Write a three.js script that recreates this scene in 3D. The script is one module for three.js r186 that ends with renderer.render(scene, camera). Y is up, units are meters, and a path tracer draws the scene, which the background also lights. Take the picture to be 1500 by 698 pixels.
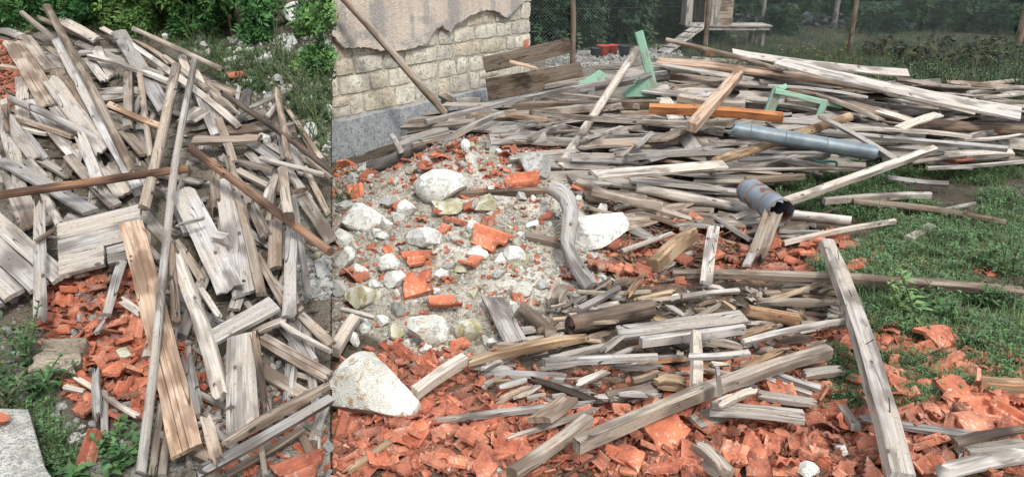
import * as THREE from 'three';
import { mergeGeometries, mergeVertices, toCreasedNormals } from 'three/addons/utils/BufferGeometryUtils.js';

// ---------- camera, sky, sun, exposure ----------
const scene = new THREE.Scene();
const PITCH = 20.4 * Math.PI / 180, FOCAL = 1100, EYE = 1.75;      // focal length in pixels of the 1500 wide photograph
const camera = new THREE.PerspectiveCamera(2 * Math.atan(349 / FOCAL) * 180 / Math.PI, 1500 / 698, 0.05, 400);
camera.position.set(0, EYE, 0);
camera.rotation.set(-PITCH, 0, 0);
camera.updateMatrixWorld();
const renderer = new THREE.WebGLRenderer({ antialias: true });
renderer.toneMapping = THREE.LinearToneMapping;
renderer.toneMappingExposure = 1.56;
renderer.shadowMap.enabled = true;
{
  const w = 64, h = 32, data = new Float32Array(w * h * 4);
  for (let j = 0; j < h; j++) for (let i = 0; i < w; i++) {
    const el = ((j + .5) / h - .5) * Math.PI, s = Math.sin(el), k = 4 * (j * w + i);
    const b = s > 0 ? .52 + .55 * s : .22;                          // overcast: brightest overhead
    data[k] = b * .94; data[k + 1] = b * 1.0; data[k + 2] = b * 1.09; data[k + 3] = 1;
  }
  const sky = new THREE.DataTexture(data, w, h, THREE.RGBAFormat, THREE.FloatType);
  sky.mapping = THREE.EquirectangularReflectionMapping; sky.magFilter = THREE.LinearFilter; sky.needsUpdate = true;
  scene.background = sky; scene.environment = sky;
}
const sun = new THREE.DirectionalLight(new THREE.Color(1, .975, .925), 1.9);
sun.position.set(3.5, 9, 1.5); sun.target.position.set(.5, 0, -5.5);
sun.castShadow = true; sun.shadow.radius = 20;
Object.assign(sun.shadow.camera, { left: -14, right: 14, top: 14, bottom: -14, near: .5, far: 40 });
sun.shadow.mapSize.set(2048, 2048);
scene.add(sun, sun.target);

// ---------- random numbers and noise ----------
function rng(seed) { let a = seed >>> 0; return () => { a = a + 0x6D2B79F5 | 0; let t = Math.imul(a ^ a >>> 15, 1 | a); t = t + Math.imul(t ^ t >>> 7, 61 | t) ^ t; return ((t ^ t >>> 14) >>> 0) / 4294967296; }; }
const hash = (x, y, s) => { let h = Math.imul(x, 374761393) + Math.imul(y, 668265263) + Math.imul(s, 2147483647 - 18871) | 0; h = Math.imul(h ^ h >>> 13, 1274126177); return ((h ^ h >>> 16) >>> 0) / 4294967296; };
function vnoise(x, y, s = 1, px = 0, py = 0) {                      // value noise; px, py: period
  const xi = Math.floor(x), yi = Math.floor(y), fx = x - xi, fy = y - yi, u = fx * fx * (3 - 2 * fx), v = fy * fy * (3 - 2 * fy);
  const X = n => px ? ((n % px) + px) % px : n, Y = n => py ? ((n % py) + py) % py : n;
  const a = hash(X(xi), Y(yi), s), b = hash(X(xi + 1), Y(yi), s), c = hash(X(xi), Y(yi + 1), s), d = hash(X(xi + 1), Y(yi + 1), s);
  return a + (b - a) * u + (c - a) * v + (a - b - c + d) * u * v;
}
const fbm = (x, y, s, oct, px = 0, py = 0) => { let a = .5, f = 1, r = 0, n = 0; for (let i = 0; i < oct; i++) { r += a * vnoise(x * f, y * f, s + i, px * f, py * f); n += a; a *= .55; f *= 2; } return r / n; };
const clamp = (x, a = 0, b = 1) => Math.max(a, Math.min(b, x));
const sstep = (a, b, x) => { const t = clamp((x - a) / (b - a)); return t * t * (3 - 2 * t); };
const lerp = (a, b, t) => a + (b - a) * t;
function curve(pts, x) { if (x <= pts[0][0]) return pts[0][1]; for (let i = 1; i < pts.length; i++) if (x <= pts[i][0]) { const [x0, y0] = pts[i - 1], [x1, y1] = pts[i]; return lerp(y0, y1, (x - x0) / (x1 - x0)); } return pts[pts.length - 1][1]; }
const V = (x, y, z) => new THREE.Vector3(x, y, z);

// ---------- the lie of the land ----------
const CP = Math.cos(PITCH), SP = Math.sin(PITCH), EDGE = -264 / FOCAL;
const rayDir = (px, py) => { const x = (px - 750) / FOCAL, y = (349 - py) / FOCAL; return V(x, y * CP - SP, -y * SP - CP); };
const depthOf = p => -p.z * CP + (EYE - p.y) * SP;
const toPhoto = p => { const dp = depthOf(p), yy = (p.y - EYE) * CP + -p.z * SP; return [750 + FOCAL * p.x / dp, 349 - FOCAL * yy / dp]; };
const bankEdge = (d, h) => EDGE * (d * CP + (EYE - h) * SP);         // the bank ends in a steep cut along this line
const bankH = (x, z) => {
  const d = -z, b = curve([[0, 0], [2.1, 0], [3, .2], [4, .58], [5, .98], [6, 1.28], [6.7, 1.5], [8, 2.15], [10, 2.6], [14, 2.8]], d);
  return b + .1 * (fbm(x * 1.3 + 7, z * 1.3, 5, 2) - .5) * sstep(2.2, 3, d) + .05 * (fbm(x * 6, z * 6, 9, 2) - .5);
};
const moundH = (x, z) => {
  const d = -z, e = Math.pow((x + .22) / 1.15, 2) + Math.pow((d - 5.55) / (d < 5.55 ? 1.55 : .65), 2);
  return .5 * Math.exp(-e);
};
const pileH = (x, z) => {
  const d = -z, top = curve([[-1.4, 0], [-.9, .3], [0, .4], [.9, .52], [1.9, .66], [3.4, .66], [4.6, .5], [6, .42], [7.5, .2], [9, 0]], x);
  return top * (d < 8 ? Math.pow(clamp((d - 5) / 3), .9) : 1 - sstep(8, 9.4, d));
};
const groundBase = (x, z) => moundH(x, z) + .05 * (fbm(x * 3 + 11, z * 3, 21, 2) - .5) + .025 * (fbm(x * 12, z * 12, 24, 2) - .5);
const groundH = (x, z) => groundBase(x, z) + .5 * pileH(x, z);      // soil and rubble under the timber
const restH = (x, z) => groundBase(x, z) + pileH(x, z);             // where timber comes to rest
const onBank = px => px < 486;
function hit(px, py, lift = 0, soil = false) {                      // the point of the land seen at a pixel of the photograph
  const d = rayDir(px, py), H = onBank(px) ? bankH : soil ? groundH : restH; let t0 = 1, t1 = 1;
  const f = t => EYE + d.y * t - H(d.x * t, d.z * t) - lift;
  for (t1 = 1; t1 < 40 && f(t1) > 0; t1 += .04) t0 = t1;
  for (let i = 0; i < 18; i++) { const m = (t0 + t1) / 2; f(m) > 0 ? t0 = m : t1 = m; }
  return V(d.x * t0, EYE + d.y * t0, d.z * t0);
}
const hitAt = (px, py, dist) => { const d = rayDir(px, py), t = dist / -d.z; return V(d.x * t, EYE + d.y * t, -dist); };
const normalAt = (p, H) => { const e = .08; return V(H(p.x - e, p.z) - H(p.x + e, p.z), 2 * e, H(p.x, p.z - e) - H(p.x, p.z + e)).normalize(); };
function inPoly(x, y, P) { let c = false; for (let i = 0, j = P.length - 1; i < P.length; j = i++) { const [a, b] = P[i], [e, f] = P[j]; if (b > y !== f > y && x < (e - a) * (y - b) / (f - b) + a) c = !c; } return c; }

// ---------- textures and materials ----------
function tex(w, h, fn, srgb = true) {
  const data = new Uint8Array(w * h * 4);
  for (let j = 0; j < h; j++) for (let i = 0; i < w; i++) { const c = fn(i / w, j / h, i, j), k = 4 * (j * w + i); data[k] = clamp(c[0]) * 255; data[k + 1] = clamp(c[1]) * 255; data[k + 2] = clamp(c[2]) * 255; data[k + 3] = 255; }
  const t = new THREE.DataTexture(data, w, h); t.wrapS = t.wrapT = THREE.RepeatWrapping; t.magFilter = THREE.LinearFilter; t.minFilter = THREE.LinearMipmapLinearFilter; t.generateMipmaps = true;
  if (srgb) t.colorSpace = THREE.SRGBColorSpace; t.needsUpdate = true; return t;
}
const mix3 = (a, b, t) => [lerp(a[0], b[0], t), lerp(a[1], b[1], t), lerp(a[2], b[2], t)];
// wood: u across (0.3 m a tile), v along (1.8 m a tile)
function woodTextures(seed, { base, dark, warm, pale, crack = 1, warmth = .5, rough = 1, knots = 9 }) {
  const W = 384, Hh = 1024, r = rng(seed), K = [];
  for (let i = 0; i < knots; i++) K.push([r(), r(), .015 + r() * .03, r()]);
  const hgt = new Float32Array(W * Hh), col = [];
  for (let j = 0; j < Hh; j++) for (let i = 0; i < W; i++) {
    let u = i / W, v = j / Hh, kn = 0;
    for (const [ku, kv, ks] of K) {
      let du = u - ku; du -= Math.round(du); let dv = v - kv; dv -= Math.round(dv); dv *= 3.2;
      const q = Math.hypot(du, dv) / ks; if (q < 4) { u += du * .5 * Math.exp(-q * q * .4); kn = Math.max(kn, 1 - sstep(.55, 1, q)); }
    }
    const wv = .05 * (vnoise(u * 3, v * 4, seed + 3, 3, 4) - .5), uu = u + wv;
    const fine = vnoise(uu * 96, v * 10, seed + 5, 96, 10), mid = vnoise(uu * 34, v * 6, seed + 6, 34, 6), broad = vnoise(uu * 9, v * 4, seed + 7, 9, 4);
    const blot = fbm(u * 4, v * 10, seed + 8, 3, 4, 10), blot2 = fbm(u * 3, v * 7, seed + 15, 3, 3, 7);
    const ring = .5 + .5 * Math.sin(6.283 * (Math.round(11) * uu + 1.4 * broad));
    const cn = Math.abs(vnoise(uu * 13, v * 3, seed + 11, 13, 3) - .5), on = sstep(.5, .62, vnoise(u * 5, v * 5, seed + 12, 5, 5));
    const ck = crack * on * (1 - sstep(.004, .018, cn));
    const cn2 = Math.abs(vnoise(uu * 40, v * 6, seed + 13, 40, 6) - .5), ck2 = .55 * crack * (1 - sstep(.01, .05, cn2)) * sstep(.45, .7, mid);
    const l = .5 + .75 * (.34 * fine + .2 * mid + .16 * ring + .3 * blot - .5);
    let c = mix3(base, pale, sstep(.45, .95, l) * .75 + .25 * sstep(.5, .8, blot2));
    c = mix3(c, warm, warmth * sstep(.42, .75, blot));
    c = mix3(c, dark, clamp(.7 * sstep(.56, .2, l) + .85 * sstep(.50, .26, blot2)));
    c = mix3(c, [dark[0] * .8, dark[1] * .78, dark[2] * .76], .42 * sstep(.56, .74, fbm(u * 6, v * 9, seed + 21, 4, 6, 9)));
    const speck = sstep(.76, .86, vnoise(u * 60, v * 200, seed + 17, 60, 200)) * sstep(.4, .7, blot);
    c = mix3(c, dark, .5 * speck);
    c = mix3(c, [dark[0] * .45, dark[1] * .42, dark[2] * .4], clamp(ck + ck2 * .8 + kn * .65));
    col.push(c); hgt[j * W + i] = clamp(.55 + rough * (.3 * (l - .5) + .12 * (blot - .5)) - .5 * ck - .3 * ck2 - .15 * kn);
  }
  return { map: tex(W, Hh, (u, v, i, j) => col[j * W + i]), bumpMap: tex(W, Hh, (u, v, i, j) => { const h = hgt[j * W + i]; return [h, h, h]; }, false) };
}
const woodSets = {
  grey: woodTextures(101, { base: [.69, .67, .645], dark: [.44, .41, .385], warm: [.62, .56, .49], pale: [.82, .81, .795], warmth: .45, crack: .8 }),
  tan: woodTextures(202, { base: [.68, .63, .575], dark: [.44, .375, .315], warm: [.66, .54, .43], pale: [.81, .77, .715], warmth: .5, knots: 12, crack: .8 }),
  bark: woodTextures(303, { base: [.47, .395, .33], dark: [.25, .20, .17], warm: [.52, .37, .26], pale: [.65, .58, .51], warmth: .6, crack: 1.2, rough: 1.9, knots: 5 }),
  fresh: woodTextures(404, { base: [.78, .61, .45], dark: [.55, .38, .25], warm: [.76, .52, .33], pale: [.86, .74, .61], warmth: .6, crack: .35, knots: 7 }),
};
const woodMat = (set, r, g, b, bump = .0035) => new THREE.MeshStandardMaterial({ ...woodSets[set], color: new THREE.Color().setRGB(r, g, b), roughness: .92, bumpScale: bump });
const wood = {
  g: [woodMat('grey', .93, .93, .94), woodMat('grey', .7, .7, .71), woodMat('grey', 1, .97, .93), woodMat('tan', .72, .74, .77), woodMat('grey', .82, .8, .78)],
  l: [woodMat('grey', 1.22, 1.2, 1.17), woodMat('grey', 1.12, 1.12, 1.14), woodMat('grey', 1.28, 1.22, 1.14)],
  w: [woodMat('tan', .9, .9, .9), woodMat('tan', .68, .66, .64), woodMat('tan', 1.02, .99, .96), woodMat('grey', .9, .8, .7)],
  b: [woodMat('bark', 1.05, 1.05, 1.05, .006), woodMat('bark', .85, .86, .88, .006), woodMat('tan', .55, .5, .46)],
  r: [woodMat('bark', 1.25, 1.0, .85, .006)],
  d: [woodMat('grey', .38, .37, .37), woodMat('bark', .6, .62, .66, .006), woodMat('grey', .5, .47, .44)],
  k: [woodMat('bark', .28, .27, .27, .007)],
  o: [woodMat('fresh', .8, .58, .42)],
  f: [woodMat('tan', 1.24, 1.04, .9), woodMat('tan', 1.16, 1.0, .88)],
  m: [woodMat('tan', .38, .36, .33), woodMat('tan', .42, .39, .35)],
  y: [woodMat('tan', 1.02, .88, .68, .006), woodMat('tan', 1.15, 1.04, .86, .006), woodMat('bark', 1.7, 1.55, 1.3, .007)],
};
const mottled = (seed, cols, freq, oct = 5, contrast = 1, third = .55) => tex(512, 512, (u, v) => {
  const a = clamp(.5 + contrast * (fbm(u * freq, v * freq, seed, oct, freq, freq) - .5) * 1.9), b = fbm(u * freq * 4, v * freq * 4, seed + 30, 3, freq * 4, freq * 4), c = vnoise(u * 200, v * 200, seed + 60, 200, 200);
  let r = mix3(cols[0], cols[1], a); r = mix3(r, cols[2], sstep(third, third + .2, b)); return r.map(x => x * (.88 + .24 * c));
});
const bumpy = (seed, freq, oct = 5, grit = .3) => tex(512, 512, (u, v) => { const h = (1 - grit) * fbm(u * freq, v * freq, seed, oct, freq, freq) + grit * vnoise(u * 170, v * 170, seed + 9, 170, 170); return [h, h, h]; }, false);
const rockBump = bumpy(71, 6, 6), grit = bumpy(72, 20, 4, .6);
const rep = (t, n) => { const c = t.clone(); c.repeat.set(n, n); c.needsUpdate = true; return c; };
const stoneMap = mottled(81, [[.80, .795, .77], [.945, .94, .92], [.72, .71, .66]], 6);
const mossMap = mottled(82, [[.66, .63, .52], [.87, .86, .80], [.64, .60, .44]], 3, 5, 1.5, .52);
const ochreMap = mottled(84, [[.78, .77, .735], [.93, .925, .90], [.72, .61, .49]], 3, 5, 1.3, .6);
const wallStoneMap = mottled(83, [[.70, .67, .61], [.84, .815, .755], [.60, .575, .53]], 7);
const stdMat = (o) => new THREE.MeshStandardMaterial({ roughness: .95, ...o });
const rockMat = { white: stdMat({ map: stoneMap, bumpMap: rockBump, bumpScale: .012, color: new THREE.Color().setRGB(1, .995, .97) }), moss: stdMat({ map: mossMap, bumpMap: rockBump, bumpScale: .012 }), grey: stdMat({ map: stoneMap, bumpMap: rockBump, bumpScale: .012, color: new THREE.Color().setRGB(.58, .575, .56) }), ochre: stdMat({ map: ochreMap, bumpMap: rockBump, bumpScale: .016, color: new THREE.Color().setRGB(1, .99, .95) }), dark: stdMat({ map: stoneMap, bumpMap: rockBump, bumpScale: .03, color: new THREE.Color().setRGB(.085, .095, .11) }) };
const tileMap = mottled(91, [[.60, .34, .255], [.80, .495, .375], [.74, .63, .565]], 4, 6, 1.6, .6);
const tileMat = [[1.02, 1.02, 1.02], [1.14, 1.1, 1.02], [.8, .8, .82], [1, .9, .84], [1.1, 1.3, 1.38], [.62, .76, .84], [1.05, 1.18, 1.2], [.7, .7, .7]].map(c => stdMat({ map: tileMap, bumpMap: grit, bumpScale: .002, color: new THREE.Color().setRGB(...c), roughness: .88 }));

// ---------- bookkeeping ----------
const taken = {};
function numbered(n) { taken[n] = (taken[n] ?? -1) + 1; return taken[n] ? n + '_' + String(taken[n]).padStart(3, '0') : n; }
function finish(o) { o.traverse(m => { if (m.isMesh) m.castShadow = m.receiveShadow = true; }); return o; }
function thing(o, name, label, category, group) { o.name = numbered(name); o.userData = { label, category }; if (group) o.userData.group = group; scene.add(finish(o)); return o; }
function part(parent, name, geo, mat, label) { const m = new THREE.Mesh(geo, mat); m.name = name; if (label) m.userData.label = label; m.castShadow = m.receiveShadow = true; parent.add(m); return m; }
function structure(o, name) { o.name = name; o.userData = { kind: 'structure' }; scene.add(finish(o)); return o; }
function stuff(o, name, label, category) { o.name = numbered(name); o.userData = { label, category, kind: 'stuff' }; scene.add(finish(o)); return o; }
function geom(pos, idx, uv, col) { const g = new THREE.BufferGeometry(); g.setAttribute('position', new THREE.Float32BufferAttribute(pos, 3)); if (uv) g.setAttribute('uv', new THREE.Float32BufferAttribute(uv, 2)); if (col) g.setAttribute('color', new THREE.Float32BufferAttribute(col, 3)); if (idx) g.setIndex(idx); g.computeVertexNormals(); return g; }

// ---------- shapes ----------
// a board: x along, y thickness, z width; ragged ends, uneven edges, bow and twist
function boardGeo(L, W, T, o = {}) {
  const r = rng(o.seed ?? 1), C = o.cols ?? 6, N = o.secs ?? Math.max(3, Math.min(16, Math.ceil(L / .17))), s0 = (o.seed ?? 1) * 13 % 977;
  const jA = [], jB = []; for (let c = 0; c <= C; c++) { jA.push(r() * (o.jagA ?? 0)); jB.push(r() * (o.jagB ?? 0)); }
  const slA = o.slantA ?? 0, slB = o.slantB ?? 0, bow = o.bow ?? 0, side = o.side ?? 0, tw = o.twist ?? 0, wob = o.wob ?? .003, prof = o.prof ?? (() => 0), u0 = r(), v0 = r();
  const P = (i, c, top) => {
    const t = i / N, q = c / C - .5; let x = (t - .5) * L;
    if (i === 0) x += jA[c] + slA * q * W; else if (i === N) x -= jB[c] + slB * q * W;
    let w = W * lerp(1, o.taper ?? 1, t); if (o.pinch) w *= 1 - o.pinch * sstep(.75, 1, t);
    let z = q * w + ((c === 0 || c === C) ? wob * 2 * (vnoise(t * L * 9 + s0, c * 7 + 3, 3) - .5) : 0);
    let th = T * ((i === 0 && o.jagA > .02) || (i === N && o.jagB > .02) ? .6 : 1);
    let y = (top ? .5 : -.5) * th + prof(q, t) + (top ? (o.rel ?? .002) * (vnoise(t * L * 14 + s0, c * 1.7, 8) - .5) * 2 : 0);
    if ((c === 0 || c === C) && top) y -= Math.min(.18 * T, .004);
    const a = tw * (t - .5), ca = Math.cos(a), sa = Math.sin(a), yy = y * ca - z * sa, zz = y * sa + z * ca;
    return [x, yy + bow * (4 * t * (1 - t) - .66), zz + side * (4 * t * (1 - t) - .66)];
  };
  const pos = [], uv = [], idx = [];
  const grid = (nI, nJ, f, fuv, flip) => {
    const b = pos.length / 3;
    for (let i = 0; i <= nI; i++) for (let j = 0; j <= nJ; j++) { pos.push(...f(i, j)); uv.push(...fuv(i, j)); }
    for (let i = 0; i < nI; i++) for (let j = 0; j < nJ; j++) { const a = b + i * (nJ + 1) + j, c = a + nJ + 1; flip ? idx.push(a, c, a + 1, a + 1, c, c + 1) : idx.push(a, a + 1, c, a + 1, c + 1, c); }
  };
  const vv = i => v0 + i / N * L / 1.8;
  grid(N, C, (i, j) => P(i, j, true), (i, j) => [u0 + j / C * W / .3, vv(i)], false);
  grid(N, C, (i, j) => P(i, j, false), (i, j) => [u0 + .37 + j / C * W / .3, vv(i)], true);
  grid(N, 1, (i, j) => P(i, 0, j === 1), (i, j) => [u0 + .61 + j * T / .3, vv(i)], false);
  grid(N, 1, (i, j) => P(i, C, j === 1), (i, j) => [u0 + .83 + j * T / .3, vv(i)], true);
  grid(C, 1, (i, j) => P(0, i, j === 1), (i, j) => [u0 + i / C * W / .3, v0 + j * T / 1.8], true);
  grid(C, 1, (i, j) => P(N, i, j === 1), (i, j) => [u0 + .2 + i / C * W / .3, v0 + .5 + j * T / 1.8], false);
  return geom(pos, idx, uv);
}
// a round pole through points, with a radius at each end
function poleGeo(pts, r0, r1, o = {}) {
  const rr = rng(o.seed ?? 1), cv = new THREE.CatmullRomCurve3(pts), L = cv.getLength(), N = o.secs ?? Math.max(5, Math.min(26, Math.ceil(L / .12))), R = o.sides ?? 10, s0 = (o.seed ?? 1) % 311;
  const fr = cv.computeFrenetFrames(N, false), pos = [], uv = [], idx = [], lump = o.lump ?? .12, u0 = rr(), v0 = rr();
  const jag = o.jag ?? 0, cut0 = rr() - .5, cut1 = rr() - .5;
  for (let i = 0; i <= N; i++) {
    const t = i / N, c = cv.getPoint(t), T = fr.tangents[i];
    for (let k = 0; k <= R; k++) {
      const a = k % R / R * 6.2832, rad = lerp(r0, r1, t) * (1 + lump * 2 * (vnoise(t * L * 5 + s0, k % R * 1.3, 4) - .5)) * (o.flat && Math.sin(a) > .55 ? o.flat : 1);
      const p = c.clone().addScaledVector(fr.normals[i], Math.cos(a) * rad).addScaledVector(fr.binormals[i], Math.sin(a) * rad * (o.oval ?? 1));
      if (i === 0) p.addScaledVector(T, Math.cos(a) * cut0 * r0 + jag * hash(k % R, 1, s0)); if (i === N) p.addScaledVector(T, Math.cos(a) * cut1 * r1 - jag * hash(k % R, 2, s0));
      pos.push(p.x, p.y, p.z); uv.push(u0 + k / R * 6.28 * r0 / .3, v0 + t * L / 1.8);
    }
  }
  for (let i = 0; i < N; i++) for (let k = 0; k < R; k++) { const a = i * (R + 1) + k, b = a + R + 1; idx.push(a, a + 1, b, a + 1, b + 1, b); }
  for (const [i, s, rad] of [[0, 1, r0], [N, -1, r1]]) {
    const b = pos.length / 3, c = cv.getPoint(i / N); pos.push(c.x, c.y, c.z); uv.push(u0, v0);
    for (let k = 0; k <= R; k++) { const j = (i * (R + 1) + k) * 3; pos.push(pos[j], pos[j + 1], pos[j + 2]); uv.push(u0 + .1 * Math.cos(k / R * 6.28) * rad / .05, v0 + .03 * Math.sin(k / R * 6.28)); }
    for (let k = 0; k < R; k++) s > 0 ? idx.push(b, b + k + 2, b + k + 1) : idx.push(b, b + k + 1, b + k + 2);
  }
  return geom(pos, idx, uv);
}
function boxUV(g, s) { const p = g.attributes.position, n = g.attributes.normal, uv = []; for (let i = 0; i < p.count; i++) { const ax = Math.abs(n.getX(i)), ay = Math.abs(n.getY(i)), az = Math.abs(n.getZ(i)); ay >= ax && ay >= az ? uv.push(p.getX(i) / s, p.getZ(i) / s) : ax >= az ? uv.push(p.getZ(i) / s, p.getY(i) / s) : uv.push(p.getX(i) / s, p.getY(i) / s); } g.setAttribute('uv', new THREE.Float32BufferAttribute(uv, 2)); return g; }
// a broken stone: a ball cut flat by random planes, then roughened
function rockGeo(seed, sx, sy, sz, { detail = 5, cuts = 11, deep = .42, rough = .035, uvs = .5, crease = .5 } = {}) {
  let g = new THREE.IcosahedronGeometry(1, detail); g.deleteAttribute('uv'); g.deleteAttribute('normal'); g = mergeVertices(g, 1e-4);
  const r = rng(seed), pl = []; for (let i = 0; i < cuts; i++) { const n = V(r() - .5, r() - .5, r() - .5).normalize(); pl.push([n, deep + r() * .3]); }
  const p = g.attributes.position, v = V();
  for (let i = 0; i < p.count; i++) {
    v.fromBufferAttribute(p, i); for (const [n, d] of pl) { const k = v.dot(n) - d; if (k > 0) v.addScaledVector(n, -k); }
    const q = 1 + rough * 2 * (fbm(v.x * 3 + v.z * 2.1 + seed % 97, v.y * 3 - v.z * 1.7, 7, 3) - .5); v.multiplyScalar(q); p.setXYZ(i, v.x * sx, v.y * sy, v.z * sz);
  }
  g = toCreasedNormals(g, crease); return boxUV(g, uvs);
}
const orient = (x, y, z) => new THREE.Quaternion().setFromRotationMatrix(new THREE.Matrix4().makeBasis(x, y, z));

// ---------- ground and bank ----------
const soilMap = mottled(95, [[.60, .57, .52], [.80, .78, .74], [.50, .46, .40]], 6, 6, 1.3), soilBump = bumpy(96, 10, 6, .5);
const soilMat = stdMat({ map: soilMap, bumpMap: soilBump, bumpScale: .02, vertexColors: true });
const MOUND = [[486, 250], [560, 235], [620, 215], [700, 196], [800, 215], [850, 270], [905, 330], [880, 420], [800, 470], [740, 520], [640, 545], [560, 490], [486, 500]];
const TILES = [[486, 540], [560, 500], [700, 520], [800, 545], [1000, 540], [1200, 480], [1300, 470], [1500, 500], [1500, 698], [486, 698]];
const TILES2 = [[870, 350], [960, 330], [1040, 330], [1210, 345], [1330, 380], [1340, 400], [1200, 405], [1000, 415], [880, 420]];
const dustC = [.98, .94, .88], brickC = [.40, .22, .16], earthC = [.20, .165, .12], darkC = [.15, .125, .095], fieldC = [.11, .11, .06], gravelC = [.42, .40, .37];
{
  const xs = [], zs = []; let v;
  for (v = -150; v < -4; v += Math.max(.4, -v * .16)) xs.push(v); for (v = -4; v < 9; v += .055) xs.push(v); for (v = 9; v <= 170; v += Math.max(.3, (v - 8) * .2)) xs.push(v);
  for (v = 40; v > -1.4; v -= Math.max(.3, v * .3)) zs.push(v); for (v = -1.4; v > -10; v -= .055) zs.push(v); for (v = -10; v >= -220; v -= Math.max(.12, (-v - 9.6) * .12)) zs.push(v);
  const pos = [], uv = [], col = [], idx = [], nx = xs.length;
  for (const z of zs) for (const x of xs) {
    const d = -z, near = sstep(-60, -1.4, z) * (x > -40 && x < 60 ? 1 : 0), h = d > 30 ? 0 : groundH(x, z) * 1;
    pos.push(x, h, z); uv.push(x / .9, z / .9);
    const [px, py] = d > 1 ? toPhoto(V(x, h, z)) : [0, 0], w = 26 * (fbm(x * 5, z * 5, 33, 3) - .5) * Math.max(1, 3 / Math.max(d, .8)), w2 = 30 * (fbm(x * 5 + 40, z * 5, 34, 3) - .5);
    let c = d > 9.2 ? fieldC : d > 5 && x > -1 ? darkC : earthC;
    if (d > 1 && d < 9) { if (inPoly(px + w, py + w2, MOUND)) c = dustC; else if (inPoly(px + w, py + w2, TILES) || inPoly(px + w, py + w2, TILES2)) c = brickC; }
    if (d > 9.6 && d < 15.5 && x > 0 && x < 3.3 + .8 * (fbm(x * 2, z * 2, 44, 2) - .5)) c = gravelC;
    col.push(...c);
  }
  for (let j = 0; j < zs.length - 1; j++) for (let i = 0; i < nx - 1; i++) { const a = j * nx + i, b = a + nx; idx.push(a, a + 1, b, a + 1, b + 1, b); }
  structure(new THREE.Mesh(geom(pos, idx, uv, col), soilMat), 'ground');
}
{
  const ds = [], pos = [], uv = [], col = [], idx = []; for (let d = 1.5; d < 8; d += .05) ds.push(d); for (let d = 8; d <= 16; d += .4) ds.push(d);
  const cols = 130;
  for (const d of ds) for (let j = -2; j <= cols; j++) {
    const t = j / cols, off = 7.5 * Math.pow(Math.max(t, 0), 1.25); let x = bankEdge(d, 1) - off, h = bankH(x, -d); x = bankEdge(d, h) - off; h = bankH(x, -d);
    if (j < 0) { const lo = j === -2 ? -.3 : h * .5; x = bankEdge(d, Math.min(lo, h)) - .02 + .02 * j; h = Math.min(lo, h); }
    pos.push(x, h, -d); uv.push(j < 0 ? d / .8 : x / .8, j < 0 ? h / .8 + .37 : d / .8);
    const n = fbm(x * 3, d * 3, 51, 3), [px, py] = toPhoto(V(x, h, -d)), w = 30 * (fbm(x * 6, d * 6, 52, 3) - .5);
    let c = mix3([.24, .21, .17], [.40, .38, .34], sstep(.45, .65, n));
    if (inPoly(px + w, py + w, [[60, 400], [210, 400], [230, 470], [230, 620], [110, 610], [70, 540]]) || inPoly(px + w, py + w, [[0, 60], [40, 80], [40, 150], [0, 170]])) c = brickC;
    if (d > 6.2) c = [.27, .23, .16];
    col.push(...c);
  }
  const nx = cols + 3;
  for (let j = 0; j < ds.length - 1; j++) for (let i = 0; i < nx - 1; i++) { const a = j * nx + i, b = a + nx; idx.push(a, b, a + 1, a + 1, b, b + 1); }
  structure(new THREE.Mesh(geom(pos, idx, uv, col), soilMat), 'bank');
}

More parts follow.
